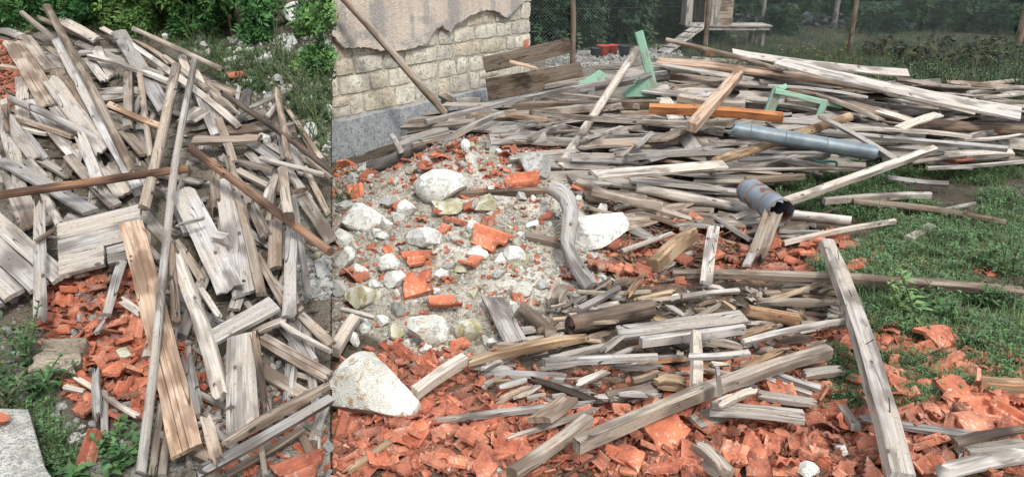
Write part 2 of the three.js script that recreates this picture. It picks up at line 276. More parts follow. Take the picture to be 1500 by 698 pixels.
// ---------- the stone house ----------
{
  const O = hit(486, 236, 0, true); O.y = 0;
  const th = 54.6 * Math.PI / 180, U = V(Math.cos(th), 0, -Math.sin(th)), Nn = V(Math.sin(th), 0, Math.cos(th));
  const wallUV = (px, py, off = 0) => { const d = rayDir(px, py), o = O.clone().addScaledVector(Nn, off), t = o.clone().sub(camera.position).dot(Nn) / d.dot(Nn), p = camera.position.clone().addScaledVector(d, t).sub(o); return [p.dot(U), p.y + (o.y)]; };
  const house = new THREE.Group(); house.position.copy(O); house.rotation.y = th;
  const X0 = -.12, X1 = wallUV(778, 60)[0], HT = 2.9, DP = 4.5, PL = wallUV(600, 153)[1];
  const mortarMat = stdMat({ map: rep(wallStoneMap, 1), bumpMap: grit, bumpScale: .01, color: new THREE.Color().setRGB(.9, .88, .85) });
  const bx = (x0, x1, y0, y1, z0, z1) => boxUV(new THREE.BoxGeometry(x1 - x0, y1 - y0, z1 - z0).translate((x0 + x1) / 2, (y0 + y1) / 2, (z0 + z1) / 2), .7);
  part(house, 'wall', bx(X0, X1 - .03, -.1, HT, -DP, -.013), mortarMat, 'pale mortar of the rubble stone wall');
  const plinthMat = stdMat({ map: mottled(121, [[.55, .565, .575], [.70, .705, .70], [.46, .47, .48]], 14, 4, .7), bumpMap: grit, bumpScale: .006 });
  { // plinth with an uneven top edge
    const s = new THREE.Shape(); s.moveTo(X0, -.1); s.lineTo(X1 + .01, -.1); for (let i = 24; i >= 0; i--) { const x = lerp(X0, X1 + .01, i / 24); s.lineTo(x, PL + .025 * (vnoise(x * 5, 2, 3) - .5)); }
    const g = new THREE.ExtrudeGeometry(s, { depth: .07, bevelEnabled: true, bevelSize: .006, bevelThickness: .006, bevelSegments: 1 }); g.translate(0, 0, -.03);
    part(house, 'plinth', boxUV(g, .7), plinthMat, 'grey rendered plinth');
  }
  const edge = [[-30, 140], [0, 150], [22, 178], [40, 195], [75, 195], [92, 188], [110, 190], [160, 200], [192, 204], [225, 212], [262, 204], [300, 200], [330, 190], [355, 185], [372, 178], [385, 165], [388, 146], [400, 130], [420, 112], [440, 100], [448, 116], [455, 120], [475, 128], [482, 112], [490, 100], [505, 90], [520, 85], [540, 70], [560, 60], [590, 48], [615, 40], [640, 42], [655, 44], [670, 48], [690, 66], [705, 72], [718, 58], [730, 45], [745, 30], [762, 14], [775, 0], [782, -40], [776, -120]].map(([x, y]) => wallUV(486 + x * .358, y * .358));
  for (let i = edge.length - 1; i > 0; i--) { const [a, b] = [edge[i - 1], edge[i]], n = Math.max(1, Math.round(Math.hypot(b[0] - a[0], b[1] - a[1]) / .03)), mid = []; for (let k = 1; k < n; k++) mid.push([lerp(a[0], b[0], k / n) + .014 * (hash(i, k, 71) - .5), lerp(a[1], b[1], k / n) + .022 * (hash(i, k, 72) - .5)]); edge.splice(i, 0, ...mid); }
  edge[0][0] = X0;
  const plOut = [...edge, [edge[edge.length - 1][0] - .05, HT], [X0, HT]];
  {
    const s = new THREE.Shape(plOut.map(p => new THREE.Vector2(p[0], p[1])));
    const g = new THREE.ExtrudeGeometry(s, { depth: .03, bevelEnabled: true, bevelSize: .004, bevelThickness: .006, bevelSegments: 1 }); g.translate(0, 0, .016);
    const plTex = tex(512, 512, (u, v) => { // old lime plaster: buff with run-down stains and patches
      const st = fbm(u * 16, v * 3, 131, 4, 16, 3), pt = fbm(u * 5, v * 5, 132, 5, 5, 5), f = vnoise(u * 120, v * 120, 133, 120, 120);
      let c = mix3([.82, .77, .71], [.73, .685, .635], sstep(.42, .68, st)); c = mix3(c, [.62, .59, .565], .9 * sstep(.48, .64, pt)); c = mix3(c, [.80, .715, .64], .4 * sstep(.55, .4, pt)); return c.map(x => x * (.93 + .14 * f));
    });
    part(house, 'plaster', boxUV(g, 1.1), stdMat({ map: plTex, bumpMap: bumpy(134, 8, 6, .35), bumpScale: .016 }), 'flaking buff plaster with stained streaks');
  }
  // rubble stones, course by course, each a part
  const tones = [[1.06, 1.06, 1.05], [1.14, 1.12, 1.08], [.96, .96, .96], [1.1, 1.03, .94], [1.25, 1.24, 1.2], [1.02, .97, .9]].map(c => stdMat({ map: wallStoneMap, bumpMap: rockBump, bumpScale: .012, color: new THREE.Color().setRGB(...c) }));
  const r = rng(77); let y = PL + .012, row = 0;
  while (y < 1.62) {
    const hh = .15 + r() * .1; let x = X0 + (row % 2 ? -.12 : 0);
    while (x < X1 - .02) {
      let w = .17 + r() * .33; if (x + w > X1 - .12) w = X1 + .004 - x; const split = hh > .19 && r() < .22 ? 2 : 1;
      for (let k = 0; k < split; k++) {
        const a0 = Math.max(x, X0) + .004 + r() * .005, a1 = x + w - .004 - r() * .006, b0 = y + .004 + hh * k / split + r() * .005, b1 = y + hh * (k + 1) / split - .004 - r() * .006;
        const cx = (a0 + a1) / 2, cy = (b0 + b1) / 2; if (a1 - a0 < .04) continue;
        if (inPoly(cx, b0, plOut) && inPoly(cx, b1, plOut) && inPoly(a0, b0, plOut) && inPoly(a1, b0, plOut)) continue;
        const g = new THREE.BoxGeometry(a1 - a0, b1 - b0, .09, 4, 3, 1), p = g.attributes.position, sd = r() * 99, q = r() * .008;
        const cor = [r(), r(), r(), r()].map(e => e * .018);
        for (let i = 0; i < p.count; i++) {
          const fx = p.getX(i) / (a1 - a0) * 2, fy = p.getY(i) / (b1 - b0) * 2, f = p.getZ(i) > 0, ed = Math.max(Math.abs(fx), Math.abs(fy));
          const ck = cor[(fx > 0 ? 1 : 0) + (fy > 0 ? 2 : 0)] * Math.min(Math.abs(fx), Math.abs(fy)), sh = 1 - (f && ed > .99 ? .02 : 0);
          p.setXYZ(i, p.getX(i) * sh - Math.sign(fx) * ck + .012 * (vnoise(fy * 1.4 + sd, fx * .6, 5) - .5), p.getY(i) * sh - Math.sign(fy) * ck + .012 * (vnoise(fx * 1.4 + sd, fy * .6, 6) - .5), p.getZ(i) + (f ? (ed > .99 ? -.008 : .012 * (vnoise(fx * 2 + sd, fy * 2, 7) - .5)) + q : 0));
        }
        g.computeVertexNormals(); g.translate(cx, cy, -.046); const gg = boxUV(g, .5); const uvs = gg.attributes.uv, du = r(), dv = r(); for (let i = 0; i < uvs.count; i++) uvs.setXY(i, uvs.getX(i) + du, uvs.getY(i) + dv);
        part(house, 'stone', gg, tones[Math.floor(r() * tones.length)]);
      }
      x += w;
    }
    y += hh; row++;
  }
  const [bu, bv] = wallUV(770, 64); part(house, 'brick', bx(bu - .035, bu + .03, bv - .05, bv + .05, -.02, .022), tileMat[3], 'small red brick let into the corner');
  const roofMat = stdMat({ map: tileMap, bumpMap: grit, bumpScale: .01 });
  { const s = new THREE.Shape(); s.moveTo(.25, HT - .02); s.lineTo(-DP / 2, HT + 1.1); s.lineTo(-DP - .25, HT - .02); s.lineTo(-DP - .25, HT + .06); s.lineTo(-DP / 2, HT + 1.2); s.lineTo(.25, HT + .06); s.closePath();
    const g = new THREE.ExtrudeGeometry(s, { depth: X1 - X0 + .3, bevelEnabled: false }); g.rotateY(-Math.PI / 2); g.translate(X1 + .15, 0, 0); part(house, 'roof', boxUV(g, .6), roofMat); }
  thing(house, 'stone_house', 'pale rubble stone house wall with flaking plaster and grey plinth', 'house');
}

// ---------- chain link fence, posts, coop, field beyond ----------
const postMat = woodMat('tan', .5, .46, .44), greyPost = woodMat('grey', .55, .55, .55);
{
  const F = [[-1.2, 13.0], [1.06, 13.45], [3.72, 14.35], [6.85, 15.5], [10.9, 16.7], [15, 17.9]], top = 1.75, cell = .062, rad = .0017, pos = [], idx = [];
  const wire = (a, b) => { const d = b.clone().sub(a).normalize(), n = V(0, 1, 0).cross(d).normalize(), m = d.clone().cross(n), k = pos.length / 3; for (const p of [a, b]) for (let i = 0; i < 3; i++) { const q = p.clone().addScaledVector(n, rad * Math.cos(i * 2.094)).addScaledVector(m, rad * Math.sin(i * 2.094)); pos.push(q.x, q.y, q.z); } for (let i = 0; i < 3; i++) { const j = (i + 1) % 3; idx.push(k + i, k + j, k + 3 + i, k + j, k + 3 + j, k + 3 + i); } };
  const fence = new THREE.Group();
  for (let i = 0; i < F.length - 1; i++) {
    const a = V(F[i][0], 0, -F[i][1]), b = V(F[i + 1][0], 0, -F[i + 1][1]), L = a.distanceTo(b), P = (s, y, o = 0) => a.clone().lerp(b, s / L).add(V(0, y, o));
    for (let s = -top; s < L; s += cell) for (const sg of [1, -1]) { // diagonal wires clipped to the panel
      let s0 = Math.max(s, 0), s1 = Math.min(s + top, L); if (s1 - s0 < .02) continue; const y0 = s0 - s, y1 = s1 - s;
      wire(P(s0, sg > 0 ? y0 + .04 : top - y0 + .04, sg * .003), P(s1, sg > 0 ? y1 + .04 : top - y1 + .04, sg * .003));
    }
    for (const y of [.05, .95, top + .03]) wire(P(0, y), P(L, y));
  }
  const wm = part(fence, 'wire_mesh', geom(pos, idx), new THREE.MeshStandardMaterial({ color: new THREE.Color().setRGB(.2, .22, .22), metalness: .5, roughness: .6 })); wm.userData.kind = 'stuff';
  thing(fence, 'chain_link_fence', 'grey chain link fence with diamond wires behind the timber pile', 'fence');
  const posts = [[838, 95, 13.42, .05, .012, 'dark brown fence post nearest the stone house'], [1033, 60, 14.32, .05, 0, 'dark brown fence post standing in front of the coop'], [1243, 72, 15.46, .05, 0, 'brown fence post above the middle of the long bleached plank'], [1490, 62, 16.66, .075, 0, 'thick dark fence post at the right edge of the photo']];
  for (const [px, py, d, rd, lean, label] of posts) {
    const p = hitAt(px, py, d); const g = poleGeo([V(0, -.3, 0), V(-.005, .8, 0), V(-lean * 8, 1.95, 0)], rd, rd * .9, { seed: px, lump: .07 });
    const m = new THREE.Mesh(g, postMat); m.position.set(p.x, .02, -d + .06); thing(m, 'fence_post', label, 'post', 'posts of the chain link fence');
  }
  for (const [px, d, rd, label] of [[912, 18.5, .045, 'thin grey post among the shrubs behind the flower pots'], [938, 19.5, .06, 'weathered grey post left of the coop ramp behind the fence'], [1116, 19, .05, 'thin post in the grass right of the low coop table'], [1222, 21, .07, 'far dark post behind the rubble bank beyond the fence']]) {
    const p = hitAt(px, 40, d), m = new THREE.Mesh(poleGeo([V(0, -.3, 0), V(.01, .7, 0), V(.03, 1.7, 0)], rd, rd * .85, { seed: px }), greyPost); m.position.set(p.x, .02, -d); thing(m, 'rear_post', label, 'post');
  }
}
{ // the coop on its table
  const D = 16.6, S = (D * CP + 1.3 * SP) / FOCAL, X = px => (px - 750) * S, g0 = new THREE.Group(), pale = wood.l[1], paint = wood.g[2];
  const B = (w, h, d, sd, o = {}) => boardGeo(w, d, h, { seed: sd, wob: .001, ...o });
  const table = new THREE.Group(); table.position.set(X(1062), 0, -D);
  const half = (1122 - 1000) * S / 2, ht = .44;
  for (let i = 0; i < 5; i++) part(table, 'board', B(half * 2 + .05 * hash(i, 3, 1), .03, .145, 900 + i).translate(0, ht, -.3 + i * .15), paint);
  part(table, 'apron', B(half * 2 - .06, .07, .03, 911).translate(0, ht - .052, .33), paint);
  for (const [x, z] of [[-half + .12, .24], [half - .12, .24], [half - .28, -.1], [half - .1, -.28], [-half + .12, -.28]]) part(table, 'leg', B(ht + .1, .06, .07, 920 + x * 10).rotateZ(Math.PI / 2).translate(x, ht / 2 - .07, z), pale);
  thing(table, 'low_table', 'low weathered plank table carrying the small coop', 'table');
  const coop = new THREE.Group(); coop.position.set(X(1034), ht + .017, -D + .02);
  const w0 = X(1000) - X(1034), w1 = X(1026) - X(1034), w2 = X(1048) - X(1034), w3 = X(1067) - X(1034), H = .82, dz = .26;
  const bx = (x0, x1, y0, y1, z0, z1, sd) => { const g = boardGeo(y1 - y0, x1 - x0, z1 - z0, { seed: sd, wob: .001, secs: 4 }); g.rotateX(Math.PI / 2).rotateZ(Math.PI / 2); return g.translate((x0 + x1) / 2, (y0 + y1) / 2, (z0 + z1) / 2); };
  const fr = [[w0, X(1009) - X(1034)], [X(1026) - X(1034), X(1032) - X(1034)], [X(1032) - X(1034) + .004, X(1040) - X(1034)], [X(1040) - X(1034) + .004, w2]];
  fr.forEach(([a, b], i) => part(coop, 'plank', bx(a, b, 0, H, dz - .02, dz + .012 * (i % 2), 940 + i), i % 2 ? paint : pale));
  part(coop, 'sill', bx(X(1009) - X(1034), X(1026) - X(1034), 0, .05, dz - .02, dz, 950), pale);
  for (let i = 0; i < 6; i++) part(coop, 'siding_board', B(w3 - w2, .13, .02, 960 + i).translate((w2 + w3) / 2, .067 + i * .137, dz - .012), wood.w[2], 'pale yellowish siding board');
  part(coop, 'side_wall', bx(w0, w0 + .02, 0, H, -dz, dz - .024, 970), paint); part(coop, 'side_wall', bx(w3 - .02, w3, 0, H, -dz, dz - .026, 971), pale); part(coop, 'back_wall', bx(w0 + .024, w3 - .024, 0, H, -dz, -dz + .02, 972), paint);
  part(coop, 'roof', B(w3 - w0 + .2, .03, dz * 2 + .2, 973).rotateX(.12).translate((w0 + w3) / 2, H + .05, 0), wood.d[0]);
  thing(coop, 'animal_coop', 'small pale wooden coop with dark doorway behind the fence', 'coop');
  const a = V(X(1022), ht + .03, -D + .36), b = hitAt(972, 79, 15.15); b.y = .03;
  const ax = b.clone().sub(a), L = ax.length(); ax.normalize(); const z = ax.clone().cross(V(0, 1, 0)).normalize(), y = z.clone().cross(ax);
  const ramp = new THREE.Group(); ramp.position.copy(a.clone().add(b).multiplyScalar(.5)); ramp.quaternion.copy(orient(ax, y, z));
  part(ramp, 'board', boardGeo(L, .14, .03, { seed: 981 }).translate(0, 0, .078), wood.l[1]); part(ramp, 'board', boardGeo(L * 1.03, .14, .03, { seed: 982 }).translate(.01, 0, -.078), wood.l[0]);
  for (let i = -2; i <= 2; i++) part(ramp, 'cleat', boardGeo(.28, .025, .018, { seed: 985 + i }).rotateY(Math.PI / 2).translate(i * L * .18, .024, 0), wood.w[1]);
  thing(ramp, 'coop_ramp', 'two pale boards leaning as a ramp up to the coop', 'ramp');
}
{ // flower pots by the fence
  const pot = (px, py, d, r, mat, name, label, cat) => { const p = hitAt(px, py, d), m = new THREE.Mesh(new THREE.LatheGeometry([[0, .0], [r * .72, 0], [r * .95, r * 1.5], [r * 1.08, r * 1.5], [r * 1.08, r * 1.75], [r * .95, r * 1.75], [r * .88, r * 1.45], [0, r * 1.4]].map(q => new THREE.Vector2(...q)), 14), mat); m.position.set(p.x, .0, -d); thing(m, name, label, cat, 'pots by the fence'); };
  const dk = stdMat({ color: new THREE.Color().setRGB(.03, .035, .05), roughness: .5 }), rd = stdMat({ color: new THREE.Color().setRGB(.45, .07, .04), roughness: .6 });
  pot(872, 70, 14.6, .1, dk, 'flower_pot', 'leftmost dark flower pot at the foot of the shrubs', 'pot'); pot(884, 70, 14.75, .12, rd, 'flower_pot', 'red flower pot right beside the leftmost dark pot', 'pot'); pot(898, 68, 15, .11, rd, 'flower_pot', 'red flower pot standing between two others by the fence', 'pot'); pot(915, 70, 14.7, .12, dk, 'flower_pot', 'dark bucket standing right of the red flower pots', 'pot');
}

// ---------- timber ----------
// each line: pixel points | apparent width | lift above the heap (or @distance) per end | shape | wood | label
// shapes: p plank, b squared beam, l round pole or log, s splinter with ragged ends
const names = { p: ['plank', 'plank'], b: ['timber_beam', 'beam'], l: ['wooden_pole', 'pole'], s: ['wood_splinter', 'splinter'] };
let serial = 0;
function timber(line, group) {
  const [pts, wpx, lifts, shape, wd, label, extra] = line.split('|').map(s => s.trim()), P = pts.split(' ').map(s => s.split(',').map(Number)), lf = lifts.split(',');
  const L = P.map(([x, y], i) => { const l = lf[Math.min(i, lf.length - 1)]; return l[0] === '@' ? hitAt(x, y, +l.slice(1)) : hit(x, y, +l); });
  return lay(L, +wpx, shape, wd, label, group, ++serial, P[0][0] < 486, extra);
}
function lay(L, wpx, shape, wd, label, group, sd, left, extra = '', roll = null) {
  const r = rng(sd * 7919 + 5), A = L[0], B = L[L.length - 1], mid = A.clone().add(B).multiplyScalar(.5), dist = depthOf(mid), wm = wpx * dist / FOCAL, mats = wood[wd], mat = mats[Math.floor(r() * mats.length)];
  let mesh, [name, cat] = names[shape];
  if (shape === 'l') {
    const g = poleGeo(L.map(p => p.clone().sub(mid)), wm * .5 * (1 + .12 * (r() - .5)), wm * .5 * (1 + .12 * (r() - .5)), { seed: sd, lump: extra.includes('gnarled') ? .35 : .12, jag: extra.includes('ragged') ? .05 : .004 });
    if (extra.includes('fallen')) { name = 'log'; cat = 'log'; }
    mesh = new THREE.Mesh(g, mat);
  } else {
    const ax = B.clone().sub(A), len = ax.length(); ax.normalize(); const H = left ? bankH : restH;
    let n = normalAt(mid, H); n.addScaledVector(ax, -n.dot(ax)).normalize();
    const rl = roll ?? (extra.includes('edge') ? 1.2 : extra.includes('flat') ? 0 : (r() - .5) * .7); n.applyAxisAngle(ax, rl);
    if (extra.includes('upright')) { n.set(.55, .12, .83); n.addScaledVector(ax, -n.dot(ax)).normalize(); }
    const z = ax.clone().cross(n).normalize(), view = camera.position.clone().sub(mid).normalize(), s = ax.clone().cross(view).normalize(), wz = Math.abs(z.dot(s)), nz = Math.abs(n.dot(s));
    let T = shape === 'p' ? .016 + r() * .01 : shape === 's' ? .018 : 0, W;
    if (shape === 'b') { W = wm / (wz + nz); T = W * (.8 + r() * .2); } else { W = clamp((wm - T * nz) / Math.max(wz, .3), .022, .34); if (W < T * 1.1) T = W * .8; }
    const rag = shape === 's' ? .07 : extra.includes('ragged') ? .09 : extra.includes('clean') ? .002 : r() < .3 ? .045 : .004;
    mesh = new THREE.Mesh(boardGeo(len, W, T, { seed: sd, jagA: Math.min(len * .2, rag * (.4 + r())), jagB: Math.min(len * .2, rag * (.4 + r())), slantA: (r() - .5) * .5, slantB: (r() - .5) * .5, bow: (r() - .5) * .055 * Math.min(len, 1.5), side: (r() - .5) * .012 * len, twist: (r() - .5) * .3, wob: shape === 's' ? .008 : .0035, taper: 1 + (r() - .5) * .12 + (shape === 's' ? -.3 : 0), rel: shape === 's' ? .006 : .0025 }), mat);
    mesh.quaternion.copy(orient(ax, n, z));
    const nails = /nails(\d)/.exec(extra);
    if (nails) for (let i = 0; i < +nails[1]; i++) { const nl = part(mesh, 'nail', new THREE.CylinderGeometry(.0022, .0022, .07, 5), nailMat); nl.position.set(((i + .5) / +nails[1] - .5) * len * .9, T / 2 + .018, (r() - .5) * W * .6); nl.rotation.set((r() - .5) * 1.6, 0, (r() - .5) * 1.6); }
    if (extra.includes('groove')) { const g = part(mesh, 'ridge', boardGeo(len * .99, W * .5, .02, { seed: sd + 9 }), mat); g.position.set(0, T / 2 + .008, W * .22); }
  }
  mesh.position.copy(mid);
  if (label) { const k = /\b(plank|board|lath|batten|beam|pole|log|stake|stick|splinter|offcut|chip|stump|post|timber|block|slab|trunk|bar|sliver|stub|chunk)\b/.exec(label)?.[1] ?? cat; thing(mesh, k === 'board' ? 'wooden_board' : k === 'stick' || k === 'pole' || k === 'block' || k === 'bar' || k === 'post' || k === 'slab' ? 'wooden_' + k : k === 'chip' || k === 'chunk' || k === 'stub' ? 'wood_' + k : k === 'trunk' ? 'split_log' : k === 'beam' ? 'timber_' + k : k, label, k, group); } return mesh;
}
const nailMat = new THREE.MeshStandardMaterial({ color: new THREE.Color().setRGB(.12, .07, .05), metalness: .6, roughness: .7 });
const LEFT = `
68,10 130,122 196,255|13|@5.35,.2,.12|l|w|tall mottled brown pole rising highest at the top left of the heap
84,62 203,281|16|.16,.12|b|l|pale squared timber lying beside the tall mottled pole, orange cut end|clean
14,55 74,152|27|.08|p|w|broad split plank at the upper left beside red brick rubble|ragged
36,55 76,104|17|.06|p|w|short brownish plank right of the broad split upper left plank
70,112 152,222|25|.12|p|g|wide grey plank with squared top end under the curved pole|flat
40,147 113,232|19|.05|p|l|pale plank running down left of the wide grey plank
15,145 66,166 147,206|12|.17,.16,.1|l|g|curved grey pole crossing the upper left planks
0,42 30,52|12|.04|p|l|short pale board at the top left corner below the bushes
30,17 87,63|8|@5.6,.08|p|g|thin plank slanting from the bushes to the pale squared timber
57,27 143,60|10|.06|l|w|pole lying across the top of the heap under the bushes
88,28 140,57|14|.1|p|l|pale wedge shaped board at the heap top left of the bushes
147,38 250,103|9|.1|p|l|narrow pale lath from the heap top toward the crossed poles
175,50 245,166|23|.12|p|g|broad grey plank slanting down right from the top of the heap|flat
195,42 322,100|8|.12|l|w|slim brown pole along the upper right edge of the heap
195,56 250,92|8|.04|p|w|narrow tan plank under the slim brown edge pole
130,80 250,118|9|.14|p|l|pale narrow batten crossing the broad grey upper plank
138,67 163,110|15|.05|p|l|short pale board standing steeply left of the broad grey plank
127,85 155,122|14|.09|p|l|short ragged pale board beside the tall mottled pole|ragged
138,134 213,132|13|.06|p|g|level grey board in the upper middle of the heap|ragged
187,107 187,186|14|.1|p|g|upright grey plank standing between two crossing boards|flat
160,155 240,188|12|.17|b|f|orange tinted fresh timber tip above the brown log|clean
204,107 220,230|9|.14|l|w|thin pole hanging down through the upper middle of the heap
258,96 236,200 210,305|14|.3,.28,.2|l|w|thick pale pole with cut end above the two plank panels
285,87 257,233 242,363 232,470 206,694|11|.26,.28,.26,.24,.1|l|g|very long grey pole running from top to bottom of the heap
0,146 20,232|18|.05|p|g|grey plank at the left edge above the brown log
7,170 52,234|20|.08|p|g|grey plank slanting right at the left edge above the brown log
31,112 34,180|18|.05|p|l|short pale board under the curved grey pole
17,122 63,120|9|.04|p|g|short level board at the left under the split plank
30,187 73,196|10|.04|p|l|short level pale board above the brown log at left
6,152 10,198|9|.1|s|b|short brown splinter standing at the left edge|ragged
88,105 160,216|14|.09|p|w|brownish plank parallel to the pale squared timber
116,195 148,278|18|.13|p|l|pale board with dark broken end above the brown log|ragged
165,175 212,226|15|.06|p|w|brown grey plank below the orange tinted tip
240,82 303,131|8|.14|l|w|thin brown pole ending among the upper right planks
266,82 275,108|11|.06|p|l|small pale board stub at the top of the very long pole
286,100 296,126|9|.06|p|l|small pale stub right of the very long pole
240,97 348,181|11|.12|p|l|pale batten slanting down right across the upper right planks
292,130 320,196|21|.09|p|l|wide pale plank under the slanting pale batten|flat
320,174 343,238|12|.1|p|w|narrow plank continuing below the wide pale plank
298,122 342,166|15|.05|p|w|brown plank end behind the slanting pale batten
325,192 400,183|16|.07|p|w|warm brown board lying level below the charcoal plank
283,206 381,203|15|.12|p|w|reddish brown board lying level above the long brown pole|clean
278,219 302,234|14|.1|b|l|pale short timber end beside the very long pole
327,137 405,190 485,250|9|.18,.14,.12|l|d|dark slender pole along the right edge of the heap
363,127 355,180|15|.04|p|d|charcoal plank standing upright at the weeds|flat
350,126 346,156|7|.03|p|g|small grey stake left of the charcoal plank
405,130 422,234|10|.2,.1|l|w|brown grey pole standing at the right edge of the heap|ragged
347,167 425,131|6|.1|l|g|thin grey stick crossing behind the standing right pole
390,172 427,125|7|.06|l|g|thin grey stick tilted up beside the standing right pole
418,155 470,232|8|.05|p|w|narrow board behind the slender dark pole
432,172 462,232|8|.03|p|w|narrow brown board at the stony right margin
270,178 296,160|20|.1|p|l|short pale square plank beside the very long pole
365,208 408,236|14|.05|p|g|grey board end below the reddish brown level board
0,285 110,270 200,257 277,247|12|.22,.24,.26,.24|l|r|red brown log lying across the left heap|fallen
0,232 133,308|20|.1|p|g|broad grey plank passing under the red brown log
34,228 66,264|14|.07|p|g|short grey plank right above the red brown log
20,268 46,333|28|.08|p|g|short split board below the red brown log at left|flat
57,282 58,472|16|.2,.16|p|g|long upright plank standing over the diagonal plank panel|ragged
52,355 82,333|5|.22|s|b|short dark stick across the upright plank
192,325 232,480 275,660|36|.2,.16,.12|p|f|long broad plank stained orange in the middle of the heap|flat clean
178,383 155,461|14|.14|p|g|narrow grey board right below the lower plank panel|clean
175,437 208,462|13|.08|p|l|short pale board tucked under the orange stained plank
100,230 170,304|16|.08|p|g|grey plank sloping down to the lower plank panel
56,231 104,261|13|.06|p|g|short grey plank above the middle of the red brown log
152,238 184,286|28|.06|p|l|pale broad board behind the red brown log|flat
278,216 380,292 484,369|13|.26,.24,.2|l|r|long red brown pole slanting down to the right edge
265,275 340,428|38|.14,.12|p|l|wide cracked board with whitish lower end|flat ragged
330,262 360,430|36|.08|p|l|wide pale board right behind the cracked whitish board|flat
334,230 384,430|14|.11|p|w|long narrow board between the wide pale board and the standing boards
312,246 318,316|15|.1|p|w|board with orange worn lower end above the wide pale board|ragged
413,250 423,317|15|.3|b|w|squared post end resting on the long red brown pole|clean
403,322 402,392|20|.1|p|w|short board hanging below the long red brown pole|flat clean
427,330 424,464|19|.12|p|g|long standing grey board right of the short hanging one|flat
407,250 385,292|10|.2|p|l|short pale lath tilted against the long red brown pole
368,300 392,347|17|.1|p|g|short grey board under the long red brown pole
430,287 452,433|8|.14|l|g|thin stick hanging down at the stony right margin
440,283 485,352|20|.08|p|g|pair of grey boards leaning at the right edge
343,235 400,248|10|.08|p|g|grey level board above the long red brown pole
347,249 397,275|11|.05|p|w|second level board above the long red brown pole
380,231 475,256|9|.1|p|g|long narrow board at the right above the post end
450,230 485,262|9|.05|p|w|tan board at the right edge near the stones
423,283 456,275|9|.12|s|b|broken brown board stub beside the squared post end|ragged
255,331 302,318|4|.26|s|l|thin pale sliver lying across the cracked board
377,374 415,446|11|.1|p|w|brownish board under the standing grey board
250,358 258,472|12|.2|l|b|ragged brown stake close beside the very long pole|ragged
255,350 297,410|11|.1|p|w|brownish plank in the gap left of the cracked board
260,376 298,465 332,594|23|.18,.16,.12|b|l|long pale split trunk lying right of the orange stained plank|ragged
292,420 322,466|9|.14|p|l|narrow pale lath beside the pale split trunk
308,496 402,444|27|.14|p|g|broad board slanting up right above the blank rectangular board|flat clean
352,490 355,629|44|.16,.14|p|g|broad blank rectangular grey board lower right of the heap|flat clean
369,477 392,606|11|.22,.16|p|b|brown narrow stake right of the blank rectangular board|ragged
370,487 422,466|15|.1|p|w|short tan board behind the brown stake
380,494 485,554|21|.08|p|w|tan plank slanting down to the right edge below the standing board
376,536 451,581|22|.05|p|w|tan plank below the first slanting tan plank
410,473 485,516|9|.12|p|l|narrow pale batten at the lower right edge
441,460 485,504|14|.07|p|w|short tan plank at the right edge below the stones
420,545 470,556|12|.02|p|w|short flat board under the slanting tan planks
323,651 482,562|18|.14|b|w|brown grey beam with pale top edge at the lower right
288,695 485,584|19|.2|b|g|long grey beam crossing the lower right corner of the heap
330,697 445,628|14|.06|p|w|brownish board beneath the long grey beam
382,651 388,697|9|.12|l|g|short stake standing below the long grey beam
298,604 322,687|19|.24|p|w|short broken board leaning over the long grey beam|ragged
272,518 291,611|16|.08|b|g|grey weathered post right of the orange stained plank|ragged
279,624 325,610|5|.04|p|g|thin lath behind the short broken leaning board
467,612 467,664|5|.03|l|g|thin stick standing at the dark lower right margin
140,537 141,617|13|.1|b|g|short mossy grey post on the red tile rubble|ragged
109,552 205,613|6|.06|p|l|pale thin lath slanting across the red tile rubble
140,488 157,464|9|.06|p|l|small pale chip above the red tile rubble
151,572 152,646|10|.04|p|g|grey narrow board behind the short mossy post
236,590 222,695|11|.06|l|w|lower brown pole beside the foot of the very long pole|ragged
246,613 237,697|11|.08|p|g|grey narrow board at the bottom left of the long broken boards
95,566 124,574|6|.03|p|l|little pale lath beside the mossy post
`;
